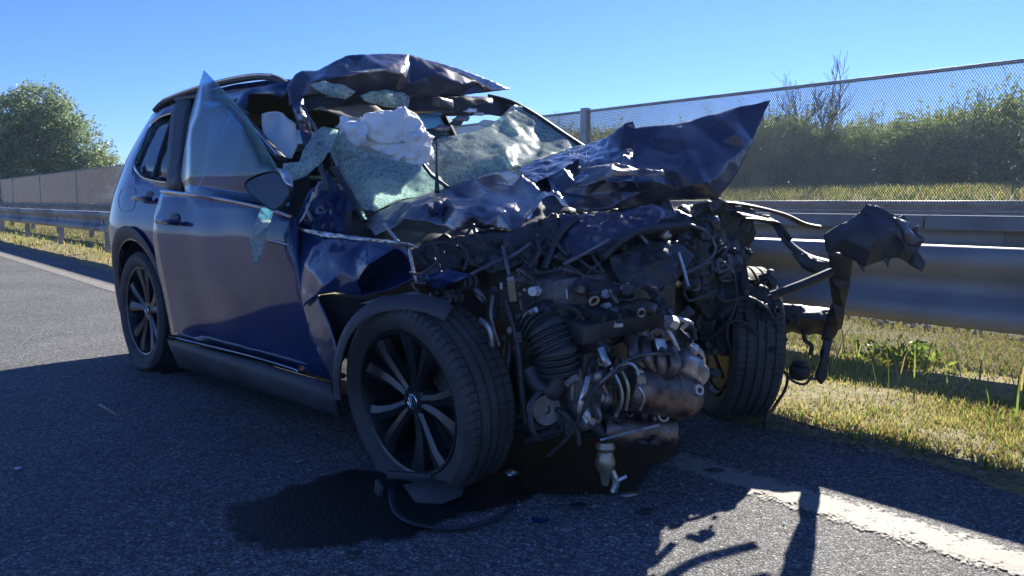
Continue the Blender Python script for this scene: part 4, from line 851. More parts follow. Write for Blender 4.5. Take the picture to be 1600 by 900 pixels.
# rear view mirror and stray bits in the cabin opening
soft('interior_mirror', A(692, 162, 4.05), (.05, .14, .05), (0, 0, .4), M['black'], car, .015)
for (x, y, z, s, mt) in [(690, 200, 4.0, .05, 'primer'), (735, 172, 4.3, .04, 'silver'), (748, 178, 4.3, .03, 'silver'), (720, 185, 4.2, .05, 'primer'), (700, 172, 4.15, .06, 'black'), (760, 192, 4.4, .05, 'airbag'), (712, 192, 4.1, .04, 'black')]:
    q = [(x + random.uniform(-1, 1) * s * 330 * (.5 + .8 * abs(math.cos(a))), y + math.sin(a) * s * 160 * random.uniform(.5, 1), z + random.uniform(-.03, .03)) for a in []]
    sheet('cabin_fragment', [(x - s * 300, y + 2, z), (x - s * 80, y - s * 110, z), (x + s * 280, y - s * 60, z), (x + s * 200, y + s * 90, z), (x - s * 60, y + s * 120, z)], [], M[mt], car, .012, int(x), 14, .02)

# ---------------- dark crushed inner structure behind the engine
sheet('crushed_inner_panel', [(636, 384, 3.02), (700, 362, 3.08), (800, 356, 3.06), (880, 322, 3.12), (970, 326, 3.15), (1060, 315, 3.25), (1120, 312, 3.32), (1185, 330, 3.8), (1175, 400, 3.85), (1120, 460, 3.7), (1050, 440, 3.4), (960, 440, 3.2), (860, 440, 3.15), (760, 450, 3.1), (690, 480, 3.05), (650, 440, 3.02)],
      [(740, 400, 2.98), (800, 410, 3.0), (850, 370, 3.0), (900, 400, 3.05), (960, 370, 3.02), (1010, 400, 3.2), (1060, 360, 3.12), (1110, 400, 3.5), (1140, 350, 3.6), (700, 430, 2.96), (930, 345, 3.0), (880, 430, 3.0)], M['black'], car, .04, 81, 9, .022, .004, 22, 0)
sheet('crushed_blue_panel', [(700, 366, 2.98), (790, 362, 2.92), (850, 340, 2.95), (900, 335, 3.0), (880, 375, 2.9), (830, 410, 2.86), (770, 425, 2.85), (735, 415, 2.9)], [(800, 385, 2.86), (840, 370, 2.9), (760, 395, 2.9)], M['black'], car, .022, 83, 12, .016, .003, 22, 0)
sheet('crushed_blue_panel', [(880, 330, 2.98), (960, 330, 2.98), (1020, 316, 3.05), (1060, 330, 3.08), (1000, 360, 2.95), (950, 390, 2.88), (900, 405, 2.86), (860, 400, 2.88)], [(930, 360, 2.9), (980, 345, 2.98)], M['paint_dusty'], car, .022, 85, 12, .016, .003, 22, 0)
sheet('crushed_black_cover', [(950, 400, 2.92), (1010, 375, 3.0), (1060, 372, 3.05), (1090, 400, 3.05), (1060, 440, 2.95), (1020, 455, 2.88), (970, 440, 2.86)], [(1010, 415, 2.9), (1045, 400, 2.96)], M['black'], car, .022, 87, 11, .02, .004, 22, 0)
sheet('crushed_black_cover', [(1050, 320, 3.3), (1120, 316, 3.5), (1180, 340, 3.75), (1178, 395, 3.78), (1150, 470, 3.7), (1110, 500, 3.5), (1070, 450, 3.3), (1080, 380, 3.3)], [(1120, 380, 3.45), (1140, 430, 3.55), (1100, 430, 3.35), (1095, 350, 3.3), (1150, 365, 3.72)], M['black'], car, .03, 89, 10, .022, .004, 22, 0)
for pts, r, mt in [([(940, 402, 2.85), (975, 372, 2.9), (1010, 358, 2.96), (1066, 352, 3.04)], .018, 'black'), ([(880, 413, 2.84), (915, 395, 2.86), (945, 378, 2.86), (950, 374, 2.88)], .010, 'primer'), ([(735, 429, 2.8), (770, 412, 2.82), (800, 400, 2.84), (830, 380, 2.86)], .008, 'primer'), ([(785, 385, 2.86), (790, 405, 2.82), (796, 430, 2.8)], .007, 'primer'), ([(838, 372, 2.88), (842, 395, 2.84), (826, 418, 2.82)], .008, 'black'), ([(900, 340, 2.95), (870, 372, 2.9), (850, 420, 2.84)], .014, 'black'), ([(1000, 440, 2.86), (1030, 470, 2.84), (1050, 492, 2.82)], .010, 'steel'), ([(1060, 395, 3.0), (1068, 420, 2.98), (1075, 448, 2.95)], .008, 'alu'), ([(640, 392, 2.9), (645, 420, 2.88), (652, 440, 2.86)], .007, 'silver'), ([(600, 350, 3.05), (612, 365, 3.02), (622, 378, 2.98)], .007, 'silver'), ([(660, 385, 2.9), (700, 380, 2.92), (740, 400, 2.9)], .007, 'black')]:
    mb = MB(); mb.tube([A(*p) for p in pts], r, 8, smooth=5, flat=.8); mb.build('bent_pipe', M[mt], car)

# ---------------- engine
core = MB(); core.box((2.95, -.30, .52), (.42, .62, .50), Euler((.06, .05, -.1)).to_matrix(), .04); core.box((2.72, .1, .45), (.5, .8, .5), None, .05); core.box((3.05, -.42, .38), (.3, .3, .32), Euler((.1, .2, 0)).to_matrix(), .03)
eng = core.build('engine', M['steel'], car, 30)
def ep(px, py, z): return A(px, py, z)
# corrugated intake hose
path = [ep(832, 492, 2.78), ep(852, 515, 2.74), ep(868, 548, 2.72), ep(874, 588, 2.72)]
fine = []
for i in range(len(path) - 1):
    for k in range(16): fine.append(path[i].lerp(path[i + 1], k / 16))
mb = MB(); mb.tube(fine, [.066 + (.008 if k % 4 < 2 else -.004) for k in range(len(fine))], 20); mb.build('corrugated_hose', M['black'], eng, 25)
mb = MB(); mb.tube([ep(815, 494, 2.74), ep(838, 484, 2.7)], .01, 8); mb.tube([ep(886, 600, 2.66), ep(902, 590, 2.64)], .014, 8); mb.build('hose_clamp', M['silver'], eng)
mb = MB(); mb.tube([ep(874, 588, 2.72), ep(862, 612, 2.72), ep(842, 600, 2.74), ep(830, 575, 2.76)], .035, 12, smooth=5); mb.build('rubber_elbow', M['black'], eng)
# catalytic converter and lower can
def can(name, a, b, r, mat, rings):
    a = ep(*a); b = ep(*b); ax = b - a; L = ax.length; pr = [(0, 0), (r * .7, 0), (r * .93, L * .05)]
    for t in rings: pr += [(r, L * (t - .03)), (r * 1.05, L * (t - .02)), (r * 1.05, L * (t + .02)), (r, L * (t + .03))]
    pr += [(r * .95, L * .95), (r * .6, L), (0, L)]
    mb = MB(); mb.lathe(pr, a, ax, 36); return mb.build(name, mat, eng, 30)
cat_ = can('catalytic_converter', (978, 603, 2.72), (1082, 622, 2.84), .080, M['rust'], (.2, .62, .85))
c0 = ep(1034, 630, 2.685)
mb = MB(); tx = (ep(1046, 631, 2.70) - ep(1026, 628, 2.68)); ty_ = Vector((0, .012, -.030)); mb.v = [c0, c0 + tx * .9, c0 + tx * .9 + ty_, c0 + ty_ + tx * .0]; mb.v = [v - Vector((0.02, -.012, 0)) for v in mb.v]; mb.f = [(0, 1, 2, 3)]; mb.build('paper_label', M['white_label'], cat_, 0)
can('exhaust_can', (940, 672, 2.76), (1052, 672, 2.86), .058, M['rust'], (.3, .8))
mb = MB(); mb.tube([ep(938, 688, 2.68), ep(975, 678, 2.69), ep(1030, 664, 2.74)], .005, 6, smooth=3); mb.build('support_rod', M['alu'], eng)
can('turbo_housing', (1060, 560, 2.8), (1092, 590, 2.86), .05, M['alu'], (.5,))
can('turbo_outlet', (1074, 598, 2.78), (1078, 648, 2.80), .028, M['alu'], (.2, .5, .8))
soft('battery_box', ep(925, 505, 2.86), (.16, .18, .14), (.1, .2, .3), M['paint_dusty'], eng, .015)
sheet('engine_cover', [(848, 462, 2.86), (870, 436, 2.84), (905, 428, 2.84), (950, 440, 2.86), (985, 452, 2.88), (960, 466, 2.84), (905, 458, 2.82), (870, 458, 2.82)], [(905, 442, 2.80)], M['black'], eng, .01, 91, 8, .03, .006)
sheet('heat_shield', [(960, 478, 2.84), (1000, 466, 2.86), (1030, 470, 2.88), (1028, 488, 2.84), (990, 494, 2.8), (962, 490, 2.8)], [(1000, 480, 2.8)], M['rust'], eng, .01, 92, 10, .025)
sheet('bent_bracket', [(1024, 528, 2.74), (1040, 530, 2.76), (1046, 548, 2.76), (1048, 562, 2.76), (1036, 556, 2.74), (1028, 546, 2.73)], [], M['alu'], eng, .006, 93, 20, .02)
# ball joint stack hanging to the ground
mb = MB(); p0 = ep(946, 690, 2.74); 
mb.lathe([(0, 0), (.028, .0), (.034, -.02), (.024, -.035), (.030, -.05), (.036, -.075), (.026, -.10), (.018, -.11), (.012, -.15), (0, -.15)], p0, (0, 0, 1), 20); mb.build('lower_ball_joint', M['brass'], eng)
mb = MB(); mb.tube([ep(955, 735, 2.76), ep(962, 752, 2.76), ep(958, 768, 2.76)], .014, 8, smooth=3); mb.tube([ep(962, 752, 2.76), ep(978, 744, 2.77)], .011, 8); mb.build('broken_link', M['silver'], eng)
mb = MB(); mb.tube([ep(925, 655, 2.74), ep(942, 680, 2.74), ep(962, 660, 2.76)], .024, 10, smooth=4); mb.build('rubber_mount', M['black'], eng)
# recognisable engine units: valve cover, manifold runners, alternator, pulley and belt, ribbed block
mb = MB(); mb.box(ep(955, 498, 2.88), (.20, .44, .07), Euler((.08, .12, -.1)).to_matrix(), .018); vc = mb.build('valve_cover', M['black'], eng, 35)
mb = MB()
for k in range(5): mb.box(ep(955, 498, 2.88) + Vector((.02, -.17 + .085 * k, .04)), (.20, .012, .02), Euler((.08, .12, -.1)).to_matrix())
mb.build('cover_ribs', M['black'], vc, 0)
mb = MB(); mb.box(ep(915, 612, 2.86), (.12, .26, .24), Euler((.05, .05, -.05)).to_matrix(), .02); bl = mb.build('cast_block', M['alu'], eng, 35)
for k in range(6):
    mb = MB(); mb.box(ep(915, 612, 2.86) + Vector((.066, -.11 + .044 * k, 0)), (.016, .009, .22), Euler((.05, .05, -.05)).to_matrix()); mb.build('casting_rib', M['alu'], bl, 0)
for k, (x, y) in enumerate([(985, 528), (1005, 532), (1026, 536), (1046, 540)]):
    mb = MB(); mb.tube([ep(x, y, 2.82), ep(x + 4, y + 14, 2.75), ep(x + 8, y + 34, 2.73), ep(1030, 595, 2.77)], .021, 10, smooth=5); mb.build('manifold_runner', M['rust'], eng)
mb = MB(); mb.lathe([(0, 0), (.03, 0), (.05, .008), (.058, .02), (.058, .075), (.05, .09), (.03, .095), (0, .095)], ep(892, 650, 2.72), (.35, .9, .1), 24); al = mb.build('alternator', M['alu'], eng, 30)
mb = MB(); mb.lathe([(0, 0), (.012, 0), (.014, .012), (.05, .014), (.056, .0), (.050, -.006), (.056, -.012), (.05, -.018), (.056, -.024), (.046, -.03), (0, -.03)], ep(852, 640, 2.70), (.9, -.35, .1), 28); mb.build('belt_pulley', M['steel'], eng, 30)
pb = [ep(852, 640, 2.69) + Vector((-.01, .06 * math.cos(a) + (.05 if math.cos(a) > 0 else 0), .062 * math.sin(a) * (1.0 if math.sin(a) > 0 else 1.7))) for a in [2 * math.pi * k / 28 for k in range(29)]]
mb = MB(); mb.tube(pb, .010, 6, cap=False, flat=.35); mb.build('drive_belt', M['rubber'], eng)
# hoses and cables over the engine
CB = [([(858, 712, 2.72), (890, 680, 2.66), (912, 640, 2.64), (935, 600, 2.64), (975, 574, 2.68), (1010, 556, 2.72)], .007, 'black'), ([(910, 625, 2.66), (940, 596, 2.64), (985, 560, 2.68), (1030, 552, 2.72), (1060, 556, 2.74)], .006, 'steel'), ([(965, 572, 2.68), (985, 568, 2.67), (996, 580, 2.67), (998, 598, 2.67)], .006, 'alu'),
      ([(955, 575, 2.68), (968, 600, 2.67), (972, 625, 2.68), (962, 650, 2.7)], .007, 'alu'), ([(972, 580, 2.68), (982, 606, 2.66), (978, 640, 2.68)], .006, 'brass'), ([(938, 545, 2.7), (944, 560, 2.68), (950, 570, 2.68)], .014, 'alu'), ([(915, 660, 2.68), (905, 640, 2.68), (912, 612, 2.68), (918, 590, 2.7)], .012, 'alu'), ([(1000, 640, 2.68), (1006, 620, 2.66), (998, 605, 2.66)], .005, 'alu'),
      ([(1010, 450, 2.84), (1030, 475, 2.82), (1048, 500, 2.8), (1078, 508, 2.8), (1088, 530, 2.82)], .007, 'black'), ([(1038, 496, 2.79), (1060, 498, 2.79), (1082, 506, 2.81)], .008, 'alu'), ([(1042, 515, 2.78), (1052, 530, 2.78), (1060, 548, 2.78)], .008, 'alu'), ([(905, 520, 2.76), (930, 530, 2.74), (950, 552, 2.72)], .016, 'black'), ([(790, 470, 2.8), (800, 500, 2.78), (810, 545, 2.76), (815, 600, 2.76), (822, 660, 2.76)], .012, 'black'), ([(770, 460, 2.82), (768, 500, 2.8), (780, 540, 2.8)], .008, 'steel'),
      ([(850, 480, 2.76), (880, 478, 2.74), (905, 490, 2.74), (918, 520, 2.74)], .009, 'black'), ([(870, 640, 2.7), (885, 650, 2.68), (900, 672, 2.68), (905, 695, 2.68)], .010, 'black'), ([(930, 600, 2.68), (925, 630, 2.68), (935, 655, 2.68)], .009, 'black'), ([(1075, 540, 2.8), (1096, 552, 2.84), (1098, 575, 2.86)], .01, 'alu')]
for pts, r, mt in CB:
    mb = MB(); mb.tube([ep(*p) for p in pts], r, 8, smooth=6); mb.build('cable' if r < .0075 else 'hose', M[mt], eng)
# small fittings, brackets and lumps: shared shapes, each its own piece
shapes = []
def shp(name, mb): 
    me = bpy.data.meshes.new(name); me.from_pydata([tuple(v) for v in mb.v], [], mb.f); me.update(); me.polygons.foreach_set('use_smooth', [True] * len(me.polygons)); me.set_sharp_from_angle(angle=math.radians(35)); me.materials.append(M['steel']); shapes.append((name, me))
shp('bolt', MB().lathe([(0, .5), (.25, .5), (.25, .1), (.5, .1), (.5, -.25), (0, -.25)], n=6)); shp('nut', MB().lathe([(.25, .3), (.5, .3), (.55, 0), (.5, -.3), (.25, -.3)], n=6, closed=True))
shp('fitting', MB().lathe([(0, .8), (.22, .8), (.22, .3), (.4, .25), (.42, -.1), (.28, -.15), (.28, -.5), (.38, -.55), (.38, -.8), (0, -.8)], n=12)); shp('connector_block', MB().box((0, 0, 0), (1.1, .7, .5), None, .1).box((.3, 0, .35), (.3, .5, .3), None, .05))
b = MB(); b.tube([(0, 0, -.7), (0, 0, 0), (.15, 0, .35), (.5, 0, .5), (.9, 0, .5)], .18, 8, smooth=3); shp('elbow_pipe', b)
b = MB(); b.box((0, 0, 0), (1.4, .5, .08)); b.box((.66, 0, .35), (.08, .5, .7)); b.lathe([(.1, .06), (.2, .06), (.2, .12), (.1, .12)], (-.35, 0, 0), (0, 0, 1), 8, closed=True); shp('bracket', b)
b = MB(); b.tube([(.5 * math.cos(a), .5 * math.sin(a), 0) for a in [2 * math.pi * k / 16 for k in range(17)]], .12, 7, cap=False); shp('ring_clamp', b)
b = MB(); b.lathe([(0, .5), (.45, .45), (.5, .3), (.35, .2), (.5, .1), (.5, -.1), (.35, -.2), (.5, -.3), (.5, -.5), (0, -.5)], n=14); shp('sensor_body', b)
bm = bmesh.new(); bmesh.ops.create_icosphere(bm, subdivisions=2, radius=.6)
for v in bm.verts: v.co *= 1 + .5 * noise.noise(v.co * 2.2)
bm.verts.index_update(); b = MB(); b.v = [v.co.copy() for v in bm.verts]; b.f = [tuple(v.index for v in f.verts) for f in bm.faces]; bm.free(); shp('casting_lump', b)
variants_ = {}
def fit_piece(px, py, z, size, mt, kind=None):
    name, me = random.choice(shapes) if kind is None else next(s for s in shapes if s[0] == kind)
    key = (name, mt)
    if key not in variants_: c = me.copy(); c.materials.clear(); c.materials.append(M[mt]); variants_[key] = c
    o = bpy.data.objects.new(name, variants_[key]); COL.objects.link(o); o.parent = eng; o.location = ep(px, py, z); o.rotation_euler = (random.uniform(0, 6.3), random.uniform(0, 6.3), random.uniform(0, 6.3)); o.scale = (size * random.uniform(.7, 1.3), size * random.uniform(.7, 1.2), size * random.uniform(.8, 1.3))
EP = [(745, 455), (800, 440), (860, 430), (1010, 445), (1092, 510), (1100, 590), (1085, 650), (1045, 700), (950, 700), (890, 690), (862, 640), (830, 600), (800, 540), (760, 510)]
cnt = 0
while cnt < 185:
    x = random.uniform(740, 1105); y = random.uniform(425, 705)
    if not inside((x, y), EP): continue
    bright = (x > 1030 and 500 < y < 600); mt = random.choices(['steel', 'black', 'alu', 'rust', 'brass'], [30, 42, 26 + (60 if bright else 0), 6, 5])[0]
    fit_piece(x, y, 2.79 + random.uniform(-.04, .07) + (.05 if x > 1050 else 0), random.uniform(.015, .038) if cnt % 5 else random.uniform(.04, .06), mt); cnt += 1
for (x, y) in [(942, 565), (950, 612), (1000, 585), (905, 648), (918, 665), (1070, 520), (1085, 545), (1050, 505), (1090, 610), (928, 470), (838, 455), (800, 455)]: fit_piece(x, y, 2.70, random.uniform(.03, .05), random.choice(['alu', 'brass', 'alu']))
# suspension and inner parts round the near wheel
for pts, r, mt in [([(800, 520, 3.0), (790, 600, 2.98), (800, 650, 2.95)], .03, 'steel'), ([(760, 660, 3.05), (830, 668, 2.92), (920, 668, 2.82)], .022, 'steel'), ([(820, 690, 2.9), (870, 672, 2.85), (930, 660, 2.8)], .02, 'black')]:
    mb = MB(); mb.tube([A(*p) for p in pts], r, 10, smooth=4); mb.build('suspension_arm', M[mt], car)

# ---------------- left front corner: slam panel strips, bumper carrier, hanging parts
def strap(name, pts, r, mt, flat=.35, parent=car): mb = MB(); mb.tube([A(*p) for p in pts], r, 8, smooth=4, flat=flat); return mb.build(name, M[mt], parent)
strap('wing_support_strip', [(1105, 316, 3.49), (1160, 320, 3.53), (1220, 334, 3.79), (1255, 350, 3.81), (1279, 355, 3.83)], .022, 'black', .4)
strap('wing_support_strip', [(1098, 325, 3.45), (1150, 330, 3.47), (1200, 338, 3.63)], .012, 'steel', .5)
strap('wing_support_bolt', [(1154, 322, 3.45), (1154, 336, 3.45)], .016, 'black', 1)
strap('headlight_carrier', [(1150, 335, 3.39), (1200, 346, 3.51), (1213, 352, 3.43), (1232, 380, 3.41), (1262, 402, 3.39), (1295, 412, 3.37)], .030, 'black', .4)
strap('headlight_carrier', [(1165, 342, 3.37), (1195, 344, 3.36), (1215, 350, 3.41), (1235, 376, 3.39)], .018, 'steel', .3)
sheet('carrier_plate', [(1235, 395, 3.37), (1262, 398, 3.36), (1298, 412, 3.33), (1298, 424, 3.33), (1280, 432, 3.34), (1255, 420, 3.36)], [(1270, 412, 3.33)], M['black'], car, .01, 101, 8, .03)
strap('upper_crossbar', [(1205, 462, 3.17), (1250, 446, 3.15), (1297, 426, 3.2)], .030, 'black', .6)
sheet('bumper_beam', [(1215, 474, 3.74), (1250, 480, 3.7), (1300, 484, 3.66), (1304, 505, 3.66), (1300, 520, 3.66), (1262, 520, 3.7), (1240, 516, 3.72), (1216, 522, 3.76)], [(1260, 495, 3.62), (1285, 500, 3.6), (1235, 500, 3.66)], M['black'], car, .012, 105, 10, .02, .03, 25, 0)
sheet('crash_box', [(1170, 470, 3.8), (1215, 472, 3.76), (1222, 520, 3.76), (1200, 540, 3.8), (1165, 530, 3.85)], [(1195, 500, 3.7)], M['black'], car, .015, 108, 9, .025, .05, 25, 0)
sheet('bumper_end_cover', [(1287, 366, 3.27), (1310, 350, 3.25), (1341, 333, 3.23), (1354, 318, 3.23), (1372, 322, 3.23), (1391, 333, 3.22), (1413, 342, 3.21), (1427, 366, 3.19), (1446, 372, 3.17), (1434, 390, 3.17), (1446, 411, 3.15), (1441, 424, 3.15), (1422, 415, 3.17), (1400, 403, 3.17), (1377, 408, 3.19), (1352, 418, 3.19), (1332, 406, 3.21), (1310, 396, 3.23), (1290, 392, 3.25)],
      [(1345, 360, 3.15), (1320, 372, 3.17), (1375, 372, 3.11), (1400, 365, 3.15), (1415, 385, 3.09), (1360, 395, 3.13), (1365, 345, 3.17), (1390, 350, 3.17)], M['trim'], car, .012, 103, 8, .02, .006, 30, 1)
for sc_ in ([(1400, 340, 3.2), (1412, 336, 3.2), (1424, 352, 3.19), (1418, 360, 3.19)], [(1420, 358, 3.18), (1436, 352, 3.17), (1434, 366, 3.17), (1446, 372, 3.16), (1428, 376, 3.17)], [(1424, 398, 3.17), (1440, 402, 3.16), (1447, 414, 3.15), (1440, 425, 3.15), (1428, 412, 3.16)], [(1338, 402, 3.2), (1352, 404, 3.2), (1350, 424, 3.19), (1342, 416, 3.2)], [(1378, 402, 3.18), (1392, 400, 3.18), (1388, 418, 3.17)]): sheet('bumper_torn_strip', sc_, [], M['trim'], car, .01, sc_[0][0], 18, .012, .005, 30, 0)
sheet('bumper_end_scrap', [(1395, 338, 3.15), (1420, 345, 3.15), (1430, 368, 3.13), (1447, 374, 3.13), (1430, 386, 3.13), (1412, 380, 3.13)], [(1415, 362, 3.10)], M['steel'], car, .012, 104, 16, .02)
sheet('bumper_upright', [(1294, 392, 3.33), (1318, 398, 3.32), (1331, 400, 3.33), (1326, 440, 3.41), (1317, 480, 3.50), (1312, 515, 3.58), (1300, 530, 3.61), (1283, 530, 3.63), (1294, 500, 3.56), (1302, 470, 3.50), (1298, 430, 3.41)], [(1312, 450, 3.40), (1305, 490, 3.49)], M['black'], car, .008, 106, 7, .03, .025, 30)
sheet('hanging_bracket', [(1286, 528, 3.63), (1302, 526, 3.62), (1296, 550, 3.61), (1292, 575, 3.61), (1292, 590, 3.61), (1282, 600, 3.61), (1274, 590, 3.61), (1282, 565, 3.61)], [], M['black'], car, .006, 107, 9, .025, .02)
strap('hanging_hook', [(1256, 518, 3.67), (1258, 532, 3.67), (1268, 540, 3.67), (1266, 555, 3.67)], .012, 'black', .8)
mb = MB(); mb.lathe([(0, .03), (.035, .03), (.045, .01), (.045, -.02), (.03, -.035), (0, -.035)], A(1249, 579, 3.63), (.2, -.5, .9), 18); mb.box(A(1250, 568, 3.61), (.06, .03, .02), None, .004); mb.build('horn', M['black'], car)
strap('horn_bracket', [(1266, 575, 3.62), (1262, 590, 3.62), (1280, 592, 3.62)], .008, 'steel', .8)
strap('hanging_cable', [(1212, 560, 3.69), (1220, 575, 3.67), (1230, 588, 3.65), (1226, 610, 3.65), (1208, 638, 3.67), (1196, 655, 3.45), (1194, 672, 3.47)], .007, 'black', 1)
strap('hanging_cable', [(1270, 586, 3.61), (1258, 600, 3.61), (1240, 596, 3.62), (1228, 584, 3.64)], .006, 'black', 1)
sheet('left_inner_wing', [(1080, 470, 3.76), (1130, 440, 3.86), (1160, 420, 4.06), (1200, 450, 3.91), (1215, 480, 3.81), (1225, 520, 3.76), (1200, 560, 3.86), (1150, 545, 3.91), (1110, 560, 3.86), (1085, 540, 3.76)], [(1140, 490, 3.72), (1170, 500, 3.76), (1120, 520, 3.76)], M['black'], car, .03, 109, 7, .035)
for _ in range(46):
    x = random.uniform(1085, 1225); y = random.uniform(440, 560); fit_piece(x, y + random.choice([0, 0, 45]), 3.66 + random.uniform(-.03, .08), random.uniform(.025, .07), random.choices(['black', 'steel', 'alu'], [70, 25, 5])[0])
for pts in [[(1130, 455, 3.70), (1160, 445, 3.70), (1190, 452, 3.70), (1200, 470, 3.70)], [(1105, 470, 3.68), (1120, 500, 3.66), (1115, 545, 3.66), (1130, 590, 3.70)], [(1165, 470, 3.69), (1150, 500, 3.68), (1190, 540, 3.70), (1215, 562, 3.66)], [(1090, 500, 3.66), (1140, 520, 3.66), (1180, 500, 3.68)]]: strap('wiring_loom', pts, .009, 'black', 1)

for _ in range(60):
    x = random.uniform(660, 1175); y = random.uniform(335, 475)
    if y < 385 - (x - 700) * .13: continue
    zz = 2.84 + max(0, x - 900) * .0009 + max(0, x - 1060) * .0028 + max(0, 430 - y) * .0012
    fit_piece(x, y, zz + random.uniform(0, .06), random.uniform(.025, .06), random.choices(['black', 'steel', 'paint_dusty', 'alu'], [75, 15, 6, 4])[0])
for k in range(26):
    x = random.uniform(660, 1150); y = random.uniform(350, 460); zz = 2.83 + max(0, x - 900) * .0009 + max(0, x - 1060) * .0028 + max(0, 430 - y) * .0012
    pts = [(x, y, zz)]
    for _ in range(3): x += random.uniform(-28, 40); y += random.uniform(-22, 30); pts.append((x, y, 2.83 + max(0, x - 900) * .0009 + max(0, x - 1060) * .0028 + max(0, 430 - y) * .0012))
    strap('wiring_loom', pts, random.uniform(.004, .009), random.choice(['black', 'black', 'steel']), 1)

sheet('crushed_wheel_housing', [(1085, 430, 3.6), (1120, 414, 3.66), (1150, 420, 3.66), (1180, 436, 3.64), (1208, 452, 3.62), (1226, 474, 3.6), (1224, 516, 3.6), (1198, 548, 3.62), (1165, 538, 3.64), (1140, 562, 3.62), (1104, 548, 3.6), (1086, 490, 3.56)], [(1120, 460, 3.54), (1160, 470, 3.58), (1190, 490, 3.54), (1140, 510, 3.56), (1175, 520, 3.62), (1110, 510, 3.6)], M['black'], car, .03, 111, 11, .018, .004, 22, 0)
for _ in range(40): fit_piece(random.uniform(1090, 1215), random.uniform(425, 555), 3.52 + random.uniform(0, .05), random.uniform(.02, .05), random.choices(['black', 'steel', 'alu'], [80, 15, 5])[0])
for pts in [[(1100, 440, 3.53), (1130, 470, 3.5), (1170, 465, 3.52), (1205, 490, 3.52), (1222, 530, 3.54)], [(1110, 530, 3.54), (1150, 500, 3.5), (1185, 525, 3.52), (1200, 560, 3.56)], [(1145, 425, 3.58), (1150, 470, 3.52), (1135, 520, 3.52), (1150, 570, 3.58)]]: strap('wiring_loom', pts, .008, 'black', 1)

# ---------------- plastic tray and bits on the ground
ut = empty('plastic_undertray', gnd(700, 790)); tag(ut, 'broken black plastic tray lying under the flat front wheel', 'debris')
UO = gnd(700, 790); 
def g(px, py, w): return gnd(px, py) + Vector((0, 0, w)) - UO
mb = MB(); mb.tube([g(612, 772, .012), g(616, 800, .012), g(640, 822, .012), (g(700, 832, .012)), g(760, 822, .012), g(800, 800, .014)], .012, 6, smooth=5, flat=.5); mb.build('rim_strip', M['black'], ut)
vs = [g(*p) for p in [(630, 772, .03), (680, 774, .05), (728, 770, .04), (722, 782, .015), (690, 792, .008), (650, 790, .008), (684, 782, .035)]]
tr3 = mesh_obj('tray_skin', vs, [(0, 1, 6), (1, 2, 6), (2, 3, 6), (3, 4, 6), (4, 5, 6), (5, 0, 6)], M['rubber'], ut, 60); tr3.modifiers.new('t', 'SOLIDIFY').thickness = .004
mb = MB(); mb.box(g(640, 765, .05), (.16, .02, .025), Euler((0, 0, -.15)).to_matrix(), .004); mb.box(g(592, 775, .025), (.015, .05, .05), Euler((.3, 0, .5)).to_matrix(), .004); mb.build('tray_bracket', M['trim'], ut)
mb = MB(); mb.box(g(690, 770, .045), (.04, .025, .012), Euler((.2, 0, .3)).to_matrix(), .003); mb.build('tray_clip', M['silver'], ut)
frag = [(30, 735, .03, 'alu', 'pale scrap of debris on the asphalt at far left'), (800, 742, .05, 'alu', 'small metal scrap beside the flat tyre'), (1088, 608, .05, 'brass', 'pale broken piece lying between engine and far wheel')]
for (x, y, s, mt, lb) in frag:
    p = gnd(x, y); bm = bmesh.new(); bmesh.ops.create_icosphere(bm, subdivisions=2, radius=s * .5)
    for v in bm.verts: v.co *= 1 + .6 * noise.noise(v.co * 40 + Vector((x, 0, 0))); v.co.z *= .4
    me = bpy.data.meshes.new('scrap'); bm.to_mesh(me); bm.free(); me.materials.append(M[mt]); o = bpy.data.objects.new('scrap', me); COL.objects.link(o); o.location = p + Vector((0, 0, s * .18)); tag(o, lb, 'debris')

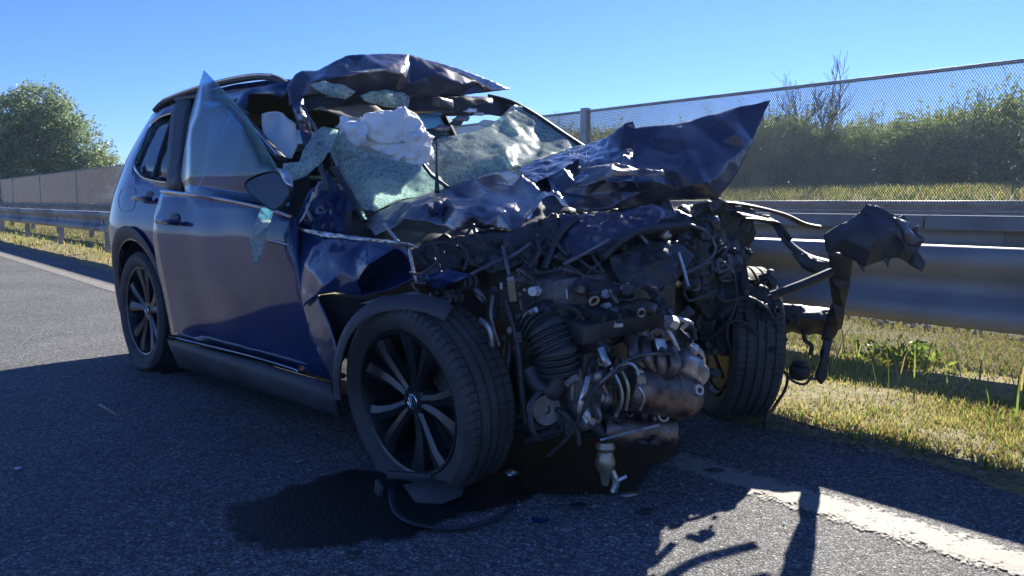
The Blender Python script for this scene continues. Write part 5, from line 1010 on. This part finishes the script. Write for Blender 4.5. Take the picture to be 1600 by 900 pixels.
mb = MB()
for _ in range(150):
    x = random.gauss(760, 190); y = random.gauss(760, 60)
    if y < 600 or y > 898 or x < 800: continue
    q = gnd(x, y, .006); s = random.uniform(.0018, .0045); mb.box(q, (s * 2, s * 1.6, s), Euler((random.random(), random.random(), random.random() * 6)).to_matrix())
tag(mb.build('glass_crumbs', M['shatter'], None, 0), 'tiny glass crumbs scattered on the asphalt round the wreck', 'glass crumbs', kind='stuff')
SH = [(905, 792, .05, 'black', 'thin black plastic shard on the asphalt in front of the engine'), (845, 815, .035, 'paint', 'small dark blue paint shard on the asphalt below the engine'), (1005, 800, .03, 'black', 'small black shard on the lit edge of the shadow'), (560, 868, .03, 'black', 'small black shard below the dark fluid stain'), (1120, 735, .04, 'black', 'black plastic shard lying on the white line'), (470, 720, .03, 'silver', 'small silver scrap in the shade beside the sill'), (985, 775, .035, 'silver', 'silver scrap on the oil puddle edge')]
for (x, y, s, mt, lb) in SH:
    c = gnd(x, y, .006); n = random.randint(4, 6); an = sorted(random.uniform(0, 6.28) for _ in range(n)); an = [2 * math.pi * k / n + random.uniform(-.4, .4) for k in range(n)]
    vs = [(math.cos(a) * s * random.uniform(.5, 1.3), math.sin(a) * s * random.uniform(.3, .7), random.uniform(.0, .012)) for a in an]
    o = mesh_obj('broken_shard', vs, [tuple(range(n))], M[mt], None, 0); o.location = c; o.modifiers.new('thickness', 'SOLIDIFY').thickness = .003; tag(o, lb, 'debris', 'broken shards on the road')

# ------------------------------------------------------------------ thin summer haze
HB = MB(); HB.box((0, 0, 5.0), (1000, 1000, 13.4))
m, n, l, b = nodes_of('thin_haze'); n.remove(b); pv = n.new('ShaderNodeVolumePrincipled'); pv.inputs['Color'].default_value = (0.58, 0.79, 1.0, 1); pv.inputs['Density'].default_value = 0.0005; pv.inputs['Anisotropy'].default_value = 0.6
l.new(pv.outputs[0], n['Material Output'].inputs['Volume'])
tag(HB.build('haze', m, None, 0), 'thin bluish summer haze in the backlit air', 'haze', kind='stuff')
